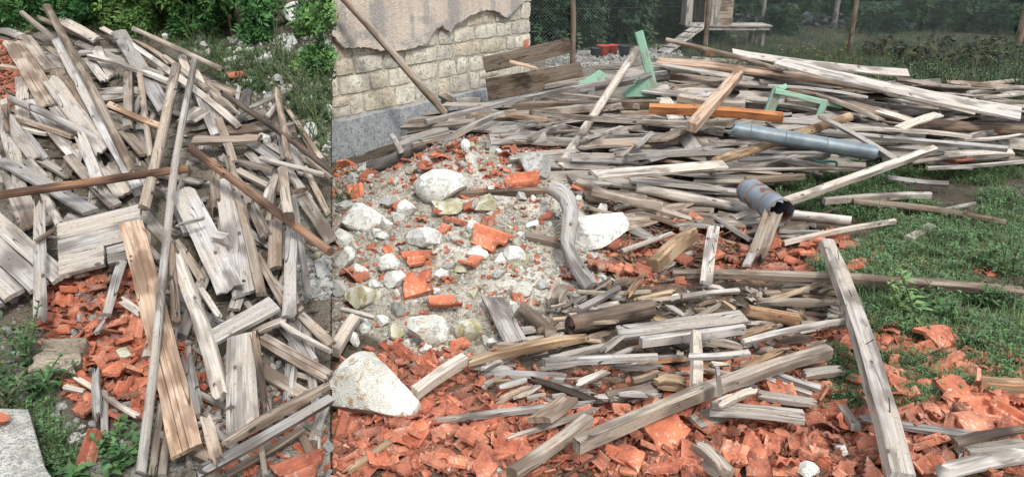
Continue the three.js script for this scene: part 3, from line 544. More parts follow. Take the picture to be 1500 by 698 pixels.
const RIGHT = `
624,175 800,142 980,102|9|.12,.1,.16|b|g|long grey batten sloping up across the back of the timber pile
590,186 697,178|9|.1|p|g|grey plank sticking out at the left end of the pile
586,208 658,190|16|.03|p|g|thick grey slab at the left foot of the pile
604,211 665,199|6|.1|p|w|thin tan lath at the left foot of the pile
640,211 740,161|12|.12|b|g|slanting grey beam rising over the left end of the pile
572,195 588,222|8|.1|p|l|small pale stake leaning at the house plinth
642,138 665,150|16|.08|b|g|grey timber chunk beside the foot of the leaning pole
672,147 702,147|10|.04|p|g|short grey board under the standing brown boards
651,154 751,150|9|.05|p|g|flat grey plank at the foot of the standing brown boards
738,168 800,174|8|.12|b|f|timber with fresh tan end left in the pile
722,197 783,179|12|.06|p|g|grey plank dipping left behind the rubble crest
733,199 850,191|5|.08|p|w|thin tan lath behind the rubble crest
540,247 580,232 618,211|19|.03|l|d|dark grey log end lying by the house plinth|fallen
751,206 830,212|7|.04|p|g|thin grey board just behind the rubble crest
710,95 836,66|23|@8.0,@8.3|p|m|upper of the two dark brown boards standing before the house|upright flat clean
714,132 854,106|32|@7.75,@8.05|p|m|lower of the two dark brown boards standing before the house|upright flat clean
745,89 792,101|8|@7.8,@7.7|p|f|tan stick wedged between the two standing boards|ragged
933,73 875,160 819,246|13|@7.3,@6.3,.05|l|l|long weathered pole leaning up steeply in front of the pile
951,157 1147,170|17|.3,.3|b|o|bright orange brown beam in the middle of the pile|clean
1082,108 1013,186|20|.42,.34|b|f|short thick pale beam with sawn ochre end crossing the orange beam|clean
873,95 937,96|5|.08|p|g|thin grey lath behind the leaning weathered pole
752,155 968,152|16|.1|b|b|dark brown beam across the pile behind the leaning pole
776,168 1076,183|9|.2|b|g|long pale grey batten under the orange beam
851,204 912,186|7|.14|p|g|short slanting lath right of the leaning pole
866,197 976,201|9|.08|p|g|grey board low in the pile right of the leaning pole
932,215 955,195|8|.2|p|g|small grey stub board under the pale grey batten
910,229 941,204|4|.16|l|w|thin tan stick poking out under the pile
961,206 1005,187|14|.18|p|w|tan board tilted under the orange beam
995,190 1022,224|23|.14|p|g|broad short plank hanging down below the orange beam|clean
972,143 991,174|20|.12|p|l|pale short plank behind the orange beam
776,201 826,181|8|.1|p|g|grey lath left of the leaning pole
848,215 955,213|5|.12|p|w|thin level lath low in the pile
837,233 937,240|8|.12|p|g|grey board at the foot of the pile by the leaning pole
919,229 1076,220|11|.2|b|g|pale grey beam above the large front plank
870,256 960,248 1062,241|16|.22|p|l|large pale plank at the front of the pile|clean flat
976,58 1083,84 1148,104|7|.34,.26,.22|l|w|rounded tan pole topping the left end of the high stack
964,86 1120,104 1276,126|13|.2|p|f|long tan plank running through the high stack|clean
956,92 1100,116|8|.2|p|g|grey plank below the long tan plank
1073,79 1200,93 1330,109|12|.24|p|l|pale wide plank second from the top of the high stack|clean
1142,92 1320,128 1495,169|17|.32,.3,.3|p|l|longest bleached plank sloping down across the top of the stack|clean flat
1130,108 1290,131|10|.18|p|f|tan plank beneath the longest bleached plank
1126,123 1272,140|7|.22|p|l|whitish narrow plank above the green frame
1155,131 1340,176|12|.14|p|b|brown plank behind the green frame
1200,137 1296,176|10|.2|p|w|tan board sloping right of the green frame
1286,161 1336,177|9|.22|p|l|short pale board end right of the tan sloping board
1302,136 1430,165|9|.14|p|g|grey plank just under the longest bleached plank
1318,187 1376,166|12|.3|p|l|short pale board tilted up under the bleached plank|clean
1311,159 1400,158|12|.06|p|b|brown plank in the shadow of the bleached plank
1225,186 1422,197|11|.26|p|l|pale straight plank crossing the right of the pile|clean
1343,183 1500,190|18|.12|l|b|dark brown log low in the pile at the right edge|fallen
1200,193 1340,204 1476,218|10|.26|b|g|grey bar crossing below the pale straight plank
1379,206 1500,199|6|.2|p|l|thin pale lath at the right edge of the pile
1046,236 1140,207 1246,170|14|.2,.24,.34|l|y|round log with peeling bark passing behind the grey pipe|fallen
1200,168 1262,202 1322,237|9|.42,.36,.24|p|g|grey board sloping down over the right end of the pipe
1075,322 1200,282 1370,218|15|.06,.2,.26|b|l|long pale timber rising from the rusty cylinder to the pile|clean
1336,237 1430,225|7|.1|p|g|short grey lath below the round log at right
1358,247 1500,237|7|.06|b|g|grey lath lying in the grass at the right edge
1415,127 1500,117|8|.06|l|w|topmost of the poles at the far right end of the pile
1418,136 1500,128|7|.1|l|g|second pole at the far right end of the pile
1440,144 1500,137|7|.14|l|l|third pole at the far right end of the pile
1455,152 1500,150|7|.06|l|w|lowest pole at the far right end of the pile
608,287 710,283 806,278|13|.05,.04,.06|b|b|rotten brown beam lying across the rubble mound|ragged
844,267 930,297 1012,324|13|.06|b|w|grey brown beam sloping down right of the gnarled branch
867,280 970,303|15|.14|b|w|tan faced beam lying on the sloping grey brown beam|clean
932,275 1098,306 1247,324|15|.1|l|l|long pale round pole passing behind the rusty cylinder
1148,354 1311,322|10|.05,.1|b|l|whitish straight plank right of the rusty cylinder|clean
1045,332 1034,414|18|.2,.1|p|l|upright plank studded with nails over the long level beam|nails5 flat
985,396 1240,405 1500,423|18|.05,.06,.1|b|w|long level squared beam across the grass and rubble|clean
1214,352 1327,697|33|.22,.12|b|g|tall leaning front plank with a grooved face and nails|nails4 flat
1207,293 1365,284|12|.06|b|g|grey squared beam in the grass below the long pale timber
1250,295 1360,306 1475,327|11|.06|l|b|brown pole lying in the grass at right
1331,350 1365,331|14|.04|p|g|short grey board tilted in the grass
1375,308 1430,297|4|.03|p|l|thin whitish stick in the grass
1254,352 1343,370|9|.02|p|w|brown board half hidden in the grass
1300,261 1390,270|9|.03|p|g|grey board in the grass below the pile
1200,250 1275,248|5|.05|p|l|thin pale lath at the grass edge below the pipe
1016,266 1134,266|7|.06|p|g|grey lath above the rusty cylinder
980,272 1087,281|10|.05|p|g|grey board left of the rusty cylinder top
980,251 1270,246|6|.12|b|g|long thin grey bar under the large front plank
1052,320 1108,356|12|.07|p|g|grey board left of the broken timber in the rusty cylinder
1108,356 1094,388|13|.07|p|g|short grey board bending down beside the broken timber
980,328 1048,331|12|.05|p|g|grey board end meeting the nailed upright plank
957,388 1015,340|27|.06,.14|b|y|thick beam with pale yellow split face|clean
925,335 960,353|16|.03|p|g|grey slab beside the white boulder
910,368 985,342|8|.08|l|g|thin grey stick right of the white boulder
965,395 1020,367|12|.04|s|g|grey splintered board under the split faced beam
915,438 945,398|13|.06|s|y|yellowish splinter standing right of the gnarled branch
880,425 925,410|10|.03|s|y|splintered chip at the foot of the gnarled branch
870,436 905,428|9|.02|s|w|small tan chip below the gnarled branch
930,440 990,425|10|.04|s|y|rotten splinter left of the white scrap
808,446 826,414|26|.06|b|w|short grey stump left of the gnarled branch foot|ragged
765,344 825,358|17|.02|b|b|mossy brown timber beside the white boulder|ragged
834,476 954,452|30|.08|l|b|short thick brown log above the stacked foreground boards|fallen
722,437 756,502|32|.05|p|g|short grey lilac board propped on the rubble|flat clean
762,450 812,492|22|.05|l|b|rotten short log beside the propped lilac board|ragged fallen
607,574 680,524|23|.1|b|l|short pale block beam beside the big angular stone|clean
630,616 875,588|14|.06|b|g|grey beam with pointed left end on the red tiles|ragged
502,694 602,626|9|.04|p|y|thin tan lath at the bottom left of the tile scatter|ragged
488,514 520,465|22|.08|b|l|pale dark sided timber at the seam beside the left heap
499,452 549,465|8|.1|p|l|small pale lath above the big angular stone
680,528 865,490|19|.1|b|y|rotten beam with crumbling bark along the stacked boards|ragged
700,545 830,552|14|.03|p|g|grey board under the rotten crumbling beam
726,566 772,555|12|.06|s|l|short white splintered piece under the rotten beam
722,591 783,562|9|.05|s|w|tan splinter above the pointed grey beam
740,643 885,596|12|.06|p|l|whitish lath crossing the red tiles|ragged
750,694 862,614|26|.08|b|w|short thick pale beam at the bottom edge|clean
845,645 1030,578 1216,507|27|.16|b|w|long diagonal foreground beam over the red tiles|clean
789,616 830,586|28|.12|p|w|short tan board tilted over the pointed grey beam|clean
796,530 963,522|16|.14|b|g|level grey beam in the middle of the stacked boards|clean
892,538 971,537|11|.08|p|g|short level board below the level grey beam
938,501 1090,481|18|.14|b|l|pale square beam behind the small post|clean
905,487 1090,463|22|.12|p|g|broad pale plank at the back of the stacked boards|clean
805,525 885,507|12|.1|p|g|grey board left in the stacked boards
880,515 917,488|11|.14|s|g|short splintered board poking up in the stack
840,565 892,541|16|.1|s|l|white splintered board under the level grey beam
890,582 957,568|20|.06|p|g|grey slab under the diagonal beam
770,552 830,566 888,592|14|.05|b|k|charred black timber on the red tiles|ragged
957,556 1006,562|28|.08|b|y|yellow brown rotten stump end left of the small post|ragged
1020,488 1020,567|20|.2,.16|b|l|small upright post in the middle of the stacked boards|clean
1008,523 1098,517|13|.28|b|l|short light cross piece over the small post
1040,498 1096,509|15|.14|s|w|brown grey chunk right of the small post
1075,492 1140,476|12|.1|s|y|rotten orange splinter behind the thin front pole
1088,498 1250,466|11|.16|p|l|thin pale lath reaching to the tall leaning plank
1090,455 1180,472|21|.06|l|y|crumbling log end at the back of the stack|ragged fallen
1175,467 1220,463|8|.03|p|l|small light board beside the tall leaning plank
1100,440 1230,443|14|.08|b|w|half buried beam behind the crumbling log|ragged
1134,500 1190,495|11|.06|s|b|brown splinter under the thin pale lath
1080,541 1150,511|14|.1|b|y|orange rotten timber behind the diagonal beam|ragged
1130,545 1202,569|12|.08|p|l|upper of two pale short boards right of the diagonal beam|clean
1123,553 1190,577|15|.05|p|l|lower of two pale short boards right of the diagonal beam|clean
1107,577 1197,590|17|.06|p|g|grey short board right of the splinter stub
1040,597 1175,610|20|.1|p|g|stepped grey board on the tiles below the diagonal beam|groove clean
1175,547 1238,541|19|.08|b|g|grey block left of the tall leaning plank
1051,538 1056,588|17|.3,.16|s|g|splintered stub standing up over the diagonal beam|ragged
1048,592 1108,569|16|.18|s|l|pale splintered piece with rusty orange end
1018,620 1060,602|27|.05|p|g|flat grey block on the tiles under the stub|clean
1020,650 1066,697|38|.05|b|w|rotten stump with bark at the bottom edge|ragged
1233,596 1255,627|18|.06|b|g|small bent grey block beside the tall leaning plank
1258,612 1340,628 1440,640|16|.05|p|g|curved grey plank behind the foot of the tall leaning plank
1400,646 1500,626|15|.1|p|b|brown plank lying at the lower right edge
1410,660 1500,650|22|.05|p|g|broad grey plank at the lower right corner
1433,562 1500,566|26|.05|b|y|ochre timber block at the right edge
1372,694 1440,676 1500,668|26|.05|l|l|white peeling log in the bottom right corner|fallen ragged
1400,668 1470,663|9|.04|s|l|white splinter behind the peeling log
`;
for (const l of LEFT.trim().split('\n')) timber(l, 'boards of the left heap');
for (const l of RIGHT.trim().split('\n')) timber(l, 'boards of the right pile');
timber('488,-20 580,84 651,165|11|@6.55,@6.85,@7.0|l|w|grey pole leaning against the stone house wall', 'boards of the right pile');
{ // gnarled branch
  const pts = [[808,274,.2],[826,284,.22],[838,318,.16],[830,352,.14],[846,392,.1],[868,421,.06]].map(([x,y,l]) => hit(x, y, l));
  const m = lay(pts, 24, 'l', 'g', null, null, 9001, false, 'gnarled'); thing(m, 'branch', 'gnarled grey branch standing before the white boulder', 'branch');
}
// where a small thing lies, told by the nearest landmark
const MARKS = [[436, 20, 'the large bank boulder'], [428, 62, 'the upright grey stone'], [335, 70, 'the largest bush'], [474, 112, 'the seam bush'], [363, 152, 'the charcoal plank'], [395, 85, 'the tall seed stalks'], [322, 100, 'the end of the slim brown pole'], [455, 190, 'the pale angular stone'], [554, 565, 'the large angular stone'], [646, 270, 'the rounded white stone'], [865, 325, 'the white boulder'], [750, 603, 'the pointed grey beam'], [645, 550, 'the short pale block beam'], [805, 655, 'the thick bottom edge beam'], [1040, 575, 'the diagonal beam'], [930, 612, 'the lower end of the diagonal beam'], [1195, 515, 'the upper end of the diagonal beam'], [1042, 675, 'the rotten stump'], [1265, 520, 'the tall leaning plank'], [1315, 660, 'the foot of the tall leaning plank'], [1465, 563, 'the ochre block'], [1455, 650, 'the lower right corner planks'], [1110, 602, 'the stepped grey board'], [1125, 300, 'the rusty cylinder'], [1100, 400, 'the long level beam'], [1037, 375, 'the nailed upright plank'], [840, 340, 'the gnarled branch'], [707, 283, 'the rotten brown beam'], [625, 475, 'the cream angular stone'], [530, 430, 'the yellow mossy stone'], [530, 310, 'the pale rounded stone'], [895, 465, 'the short thick brown log'], [1020, 528, 'the small upright post'], [770, 510, 'the rotten crumbling beam'], [880, 526, 'the level grey beam'], [830, 570, 'the charred timber'], [1135, 465, 'the crumbling log'], [1170, 205, 'the grey pipe'], [1050, 163, 'the orange beam'], [880, 155, 'the leaning weathered pole'], [1180, 145, 'the green chair'], [945, 100, 'the green upright'], [780, 110, 'the two standing brown boards'], [650, 165, 'the foot of the pole on the house'], [1320, 128, 'the longest bleached plank'], [1420, 190, 'the dark brown log'], [1220, 270, 'the long pale timber'], [965, 250, 'the large pale front plank'], [970, 300, 'the tan faced beam'], [1320, 196, 'the pale straight plank'], [1100, 90, 'the rounded tan pole'], [130, 130, 'the tall mottled pole'], [145, 170, 'the pale squared timber'], [80, 172, 'the curved grey pole'], [40, 100, 'the broad split plank'], [140, 265, 'the red brown log'], [235, 200, 'the thick pale pole'], [252, 290, 'the very long pole'], [225, 560, 'the foot of the very long pole'], [145, 350, 'the small plank hatch'], [40, 380, 'the large plank hatch'], [210, 105, 'the broad grey plank'], [380, 292, 'the long red brown pole'], [302, 350, 'the cracked whitish board'], [235, 480, 'the orange stained plank'], [300, 490, 'the pale split trunk'], [353, 560, 'the blank rectangular board'], [400, 190, 'the dark slender pole'], [413, 180, 'the standing right pole'], [425, 395, 'the standing grey board'], [390, 640, 'the long grey beam'], [430, 520, 'the slanting tan planks'], [85, 522, 'the brown concrete slab'], [141, 577, 'the short mossy post'], [330, 204, 'the reddish brown level board'], [295, 165, 'the slanting pale batten'], [445, 300, 'the stony right margin']];
function whereabouts(p, py0) { const [x, y] = p.isVector3 ? toPhoto(p) : [p, py0], left = x < 486; let best = 1e9, w; for (const m of MARKS) { if (m[0] < 486 !== left) continue; const d = Math.hypot(x - m[0], (y - m[1]) * 1.4); if (d < best) { best = d; w = m; } } const dx = x - w[0], dy = y - w[1]; return (best < 24 ? 'close by ' : Math.abs(dx) > Math.abs(dy) * 1.3 ? dx > 0 ? 'right of ' : 'left of ' : dy > 0 ? 'below ' : 'above ') + w[2]; }
const woodWord = { g: 'grey', l: 'pale', w: 'tan', b: 'brown', d: 'dark', y: 'yellowish', k: 'black', f: 'fresh', o: 'orange', m: 'dark', r: 'red brown' };
// filler: boards half buried under the traced ones
const buriedMat = { left: woodMat('grey', .85, .82, .79), right: woodMat('grey', .8, .77, .74), stack: woodMat('tan', .85, .83, .8), front: woodMat('grey', .85, .82, .79) };
function filler(n, seed, poly, dirs, lens, woods, shape, lifts, label, group, single = 1e9, rest = null, restLabel = '') {
  const r = rng(seed), joined = []; let made = 0, guard = 0, xs = poly.map(p => p[0]), ys = poly.map(p => p[1]), x0 = Math.min(...xs), x1 = Math.max(...xs), y0 = Math.min(...ys), y1 = Math.max(...ys);
  while (made < n && guard++ < n * 60) {
    const px = lerp(x0, x1, r()), py = lerp(y0, y1, r()); if (!inPoly(px, py, poly)) continue;
    const [da, ds] = dirs[Math.floor(r() * dirs.length)], a = (da + (r() - .5) * ds) * Math.PI / 180, L = lerp(lens[0], lens[1], r() * r()) * .5, k = Math.cos(a) * L, s = Math.sin(a) * L * .75;
    const qa = [px - k, py - s], qb = [px + k, py + s]; if (poly[0][0] < 486 ? qb[0] > 482 || qa[0] > 482 : qb[0] < 492 || qa[0] < 492) continue; if (Math.min(qa[1], qb[1]) < y0 - 6) continue;
    if (!inPoly(...qa, poly) && !inPoly(...qb, poly)) continue;
    const lf = lerp(lifts[0], lifts[1], r()), A = hit(...qa, lf + r() * .03), B = hit(...qb, lf + r() * .03); if (A.distanceTo(B) > 2.6) continue;
    const wpx = lerp(7, 19, r()) * (shape === 's' ? .7 : 1), sh = r() < .2 ? 'b' : shape, wd = woods[Math.floor(r() * woods.length)], size = A.distanceTo(B);
    if (made >= single) { const m = lay([A, B], wpx, sh, wd, null, null, 20000 + seed * 10 + made, px < 486, '', (r() - .5) * 1.1); m.updateMatrix(); joined.push(m.geometry.applyMatrix4(m.matrix)); made++; continue; }
    lay([A, B], wpx, sh, wd, (size > 1 ? 'long ' : size < .4 ? 'short ' : '') + (wpx > 14 ? 'broad ' : wpx < 9 ? 'thin ' : '') + woodWord[wd] + ' ' + (sh === 'b' ? 'beam' : label) + ' ' + (Math.abs(k) > Math.abs(s) * 2 ? 'level' : k * s > 0 ? 'slanting' : 'leaning') + ' ' + whereabouts(px, py), group, 20000 + seed * 10 + made, px < 486, '', (r() - .5) * 1.1); made++;
  }
  if (joined.length) stuff(new THREE.Mesh(mergeGeometries(joined), buriedMat[rest]), 'buried_boards', restLabel, 'boards');
}
const HEAPL = [[0, 60], [40, 45], [120, 55], [230, 70], [300, 110], [350, 160], [430, 190], [482, 250], [482, 640], [330, 698], [240, 690], [225, 480], [200, 400], [90, 400], [0, 400]];
filler(190, 11, HEAPL, [[52, 50], [58, 40], [100, 40], [5, 50]], [70, 230], 'ggwwllgwg', 'p', [-.05, .035], 'buried board', 'buried boards of the left heap', 90, 'left', 'mass of buried boards in the left heap');
filler(260, 12, [[600, 190], [700, 160], [900, 105], [980, 85], [1300, 108], [1500, 120], [1500, 230], [1330, 245], [1200, 245], [1000, 300], [860, 262], [760, 212]], [[3, 20], [-6, 20], [10, 16], [0, 12]], [80, 280], 'gggwwllgbw', 'p', [-.12, .09], 'buried board', 'buried boards of the right pile', 90, 'right', 'mass of buried boards in the long pile');
filler(110, 13, [[780, 470], [830, 420], [900, 410], [1000, 420], [1100, 440], [1220, 450], [1200, 530], [1060, 590], [900, 600], [780, 590], [700, 550]], [[-10, 50], [-18, 40], [10, 60]], [26, 120], 'ggwlbwyl', 's', [0, .07], 'splintered offcut', 'offcuts of the foreground stack');
filler(50, 14, [[870, 270], [1000, 290], [1100, 300], [1200, 330], [1180, 350], [1000, 330], [900, 330]], [[8, 30], [12, 30], [-10, 30]], [50, 150], 'gwbwg', 'p', [0, .04], 'loose board', 'boards before the pile');
filler(34, 15, [[1000, 412], [1230, 418], [1225, 475], [1090, 475], [1000, 455]], [[-8, 40], [6, 40]], [30, 110], 'gwylbwk', 's', [0, .05], 'splintered offcut', 'offcuts of the foreground stack');
// plank panels
function panel(corner, rows, label) { // corner: three pixel points (origin, along, across) with lifts
  const [o, a, b] = corner.map(c => hit(c[0], c[1], c[2])), x = a.clone().sub(o), L = x.length(); x.normalize(); let z = b.clone().sub(o); const n = z.clone().cross(x).normalize(); if (n.y < 0) n.negate(); z = x.clone().cross(n); const Wd = Math.abs(b.clone().sub(o).dot(z)), sg = Math.sign(b.clone().sub(o).dot(z));
  const g = new THREE.Group(); g.position.copy(o); g.quaternion.copy(orient(x, n, z));
  rows.forEach(([f0, f1, t0, t1, w], i) => { const l = L * (f1 - f0), m = part(g, 'board', boardGeo(l, Wd * (t1 - t0) - .006, .024, { seed: 7000 + i * 31 + L * 100 | 0, jagA: .004, jagB: .012, bow: .006 * ((i % 2) - .5), twist: .02 }), wood[w[0]][w[1]]); m.position.set(L * (f0 + f1) / 2, .004 * (i % 3), sg * Wd * (t0 + t1) / 2); });
  for (const f of [.22, .74]) { const m = part(g, 'batten', boardGeo(Wd * .96, .06, .025, { seed: 7100 + f * 10 }), wood.w[1]); m.rotation.y = Math.PI / 2; m.position.set(L * f, -.0285, sg * Wd * .5); }
  thing(g, 'plank_hatch', label, 'hatch', 'plank hatches of the left heap');
}
panel([[-32, 282, .14], [104, 402, .1], [-82, 402, .12]], [[0, 1, 0, .24, ['g', 2]], [.02, .99, .245, .5, ['g', 0]], [0, .97, .505, .76, ['g', 2]], [-.02, .98, .765, 1, ['g', 1]]], 'large panel of parallel grey planks at the left edge');
panel([[84, 328, .14], [206, 299, .18], [108, 402, .1]], [[0, 1, 0, .32, ['g', 2]], [0, .99, .325, .66, ['g', 0]], [.01, .54, .665, 1, ['g', 2]], [.55, .98, .665, .83, ['l', 1]], [.555, .99, .835, 1, ['g', 0]]], 'small square panel of grey boards below the red brown log');

// ---------- metal pipe, rusty cylinder, green frame, odds and ends ----------
const zincTex = tex(256, 256, (u, v) => { const a = fbm(u * 6, v * 6, 141, 5, 6, 6), b = fbm(u * 5, v * 9, 142, 5, 5, 9); let c = mix3([.36, .40, .42], [.54, .575, .585], a); c = mix3(c, [.46, .35, .27], sstep(.8, .9, b)); return c; });
const rustTex = tex(256, 256, (u, v) => { const a = fbm(u * 7, v * 7, 145, 5, 7, 7), b = fbm(u * 4, v * 6, 146, 5, 4, 6); let c = mix3([.40, .43, .47], [.58, .61, .64], a); c = mix3(c, [.44, .31, .23], sstep(.58, .70, b)); return c; });
function shellGeo(L, r, th, { jag0 = 0, jag1 = 0, dent = .04, seed = 1, R = 28, N = 14 } = {}) {
  const pos = [], uv = [], idx = [], W = R + 1, P = (i, k, inn) => { const t = i / N, a = k % R / R * 6.2832, rad = (r - (inn ? th : 0)) * (1 + dent * 2 * (vnoise(t * 4 + seed, Math.cos(a) * 1.5 + 3 * Math.sin(a), seed) - .5)); let x = (t - .5) * L; if (i === 0) x += jag0 * hash(k % R, 3, seed) * (hash(k % R >> 2, 5, seed) > .45 ? 1 : .15); if (i === N) x -= jag1 * hash(k % R, 4, seed); return [x, Math.cos(a) * rad, Math.sin(a) * rad]; };
  for (const inn of [0, 1]) { const b = pos.length / 3; for (let i = 0; i <= N; i++) for (let k = 0; k <= R; k++) { pos.push(...P(i, k, inn)); uv.push(i / N * L / .5, k / R * 6.28 * r / .5); } for (let i = 0; i < N; i++) for (let k = 0; k < R; k++) { const a = b + i * W + k, c = a + W; inn ? idx.push(a, c, a + 1, a + 1, c, c + 1) : idx.push(a, a + 1, c, a + 1, c + 1, c); } }
  for (const i of [0, N]) { const b = pos.length / 3; for (let k = 0; k <= R; k++) for (const inn of [0, 1]) { pos.push(...P(i, k, inn)); uv.push(k / R, inn * .02); } for (let k = 0; k < R; k++) { const a = b + 2 * k; i ? idx.push(a, a + 2, a + 1, a + 1, a + 2, a + 3) : idx.push(a, a + 1, a + 2, a + 1, a + 3, a + 2); } }
  return geom(pos, idx, uv);
}
function along(o, A, B) { const x = B.clone().sub(A).normalize(), z = x.clone().cross(V(0, 1, 0)).normalize(); o.position.copy(A.clone().add(B).multiplyScalar(.5)); o.quaternion.copy(orient(x, z.clone().cross(x), z)); return A.distanceTo(B); }
{
  const A = hit(1068, 188, .36), B = hit(1282, 224, .26), g = new THREE.Group(), L = along(g, A, B), r = 11 * depthOf(g.position) / FOCAL, m = new THREE.MeshStandardMaterial({ map: zincTex, metalness: .35, roughness: .5 });
  part(g, 'tube', shellGeo(L, r, .002, { jag0: .05, seed: 5, dent: .07, N: 20 }), m);
  for (const f of [-.36, -.12, .16]) part(g, 'seam_band', new THREE.TorusGeometry(r * 1.015, .0035, 6, 26).rotateY(Math.PI / 2).translate(f * L, 0, 0), m);
  thing(g, 'metal_pipe', 'long grey sheet metal pipe with torn rim lying on the pile', 'pipe');
  const A2 = hit(1097, 278, .24), B2 = hit(1149, 314, .25), c = new THREE.Group(), L2 = along(c, A2, B2), r2 = 19 * depthOf(c.position) / FOCAL, m2 = new THREE.MeshStandardMaterial({ map: rustTex, metalness: .3, roughness: .6 });
  const L2b = L2 * 1.02; part(c, 'drum', shellGeo(L2b, r2, .003, { jag1: .05, seed: 8, dent: .05 }), m2);
  for (const f of [-.47, -.2, .12, .4]) part(c, 'rust_band', new THREE.TorusGeometry(r2 * 1.01, .006, 6, 28).rotateY(Math.PI / 2).translate(f * L2b, 0, 0), new THREE.MeshStandardMaterial({ color: new THREE.Color().setRGB(.2, .13, .09), roughness: .9 }));
  part(c, 'end_plate', new THREE.CircleGeometry(r2 * .97, 26).rotateY(-Math.PI / 2).translate(-L2b * .48, 0, 0), m2);
  thing(c, 'rusty_cylinder', 'grey rust banded metal cylinder with broken timber in its mouth', 'cylinder');
  const br = lay([B2.clone().lerp(A2, .25), hit(1140, 345, .1), hit(1106, 384, .03)], 27, 'b', 'w', null, null, 9100, false, 'ragged'); thing(br, 'broken_timber', 'broken timber poking out of the rusty cylinder mouth', 'timber');
  const rb = new THREE.Group(); const Lr = along(rb, hit(826, 698, .03), hit(909, 647, .05)); part(rb, 'rod', new THREE.CylinderGeometry(.006, .006, Lr, 8).rotateZ(Math.PI / 2), nailMat); for (let i = 0; i < 14; i++) part(rb, 'rib', new THREE.TorusGeometry(.0062, .0012, 4, 8).rotateY(Math.PI / 2 - .3).translate((i / 13 - .5) * Lr * .95, 0, 0), nailMat); thing(rb, 'iron_rod', 'thin dark iron rod on the tiles at the bottom edge', 'rod');
}
const greenMat = stdMat({ map: tex(256, 256, (u, v) => { const a = fbm(u * 8, v * 8, 151, 4, 8, 8), b = fbm(u * 14, v * 14, 152, 4, 14, 14); let c = mix3([.46, .62, .53], [.56, .71, .61], a); return mix3(c, [.55, .51, .45], .85 * sstep(.57, .64, b)); }), roughness: .75, bumpMap: grit, bumpScale: .001 });
function bars(list, name, label, cat) { // bars between points, in one thing
  const g = new THREE.Group(), o = list[0][1].clone(); g.position.copy(o);
  list.forEach(([nm, A, B, wpx, T, face], i) => {
    const ax = B.clone().sub(A), L = ax.length(); ax.normalize(); const mid = A.clone().add(B).multiplyScalar(.5); let n = (face ?? V(0, .35, 1)).clone(); n.addScaledVector(ax, -n.dot(ax)).normalize(); const z = ax.clone().cross(n), m = part(g, nm, boardGeo(L, wpx * depthOf(mid) / FOCAL, T, { seed: 8100 + i, wob: .001, rel: .0005 }), greenMat); m.quaternion.copy(orient(ax, n, z)); m.position.copy(mid.sub(o)); }); thing(g, name, label, cat, 'pieces of green painted wood'); return g;
}
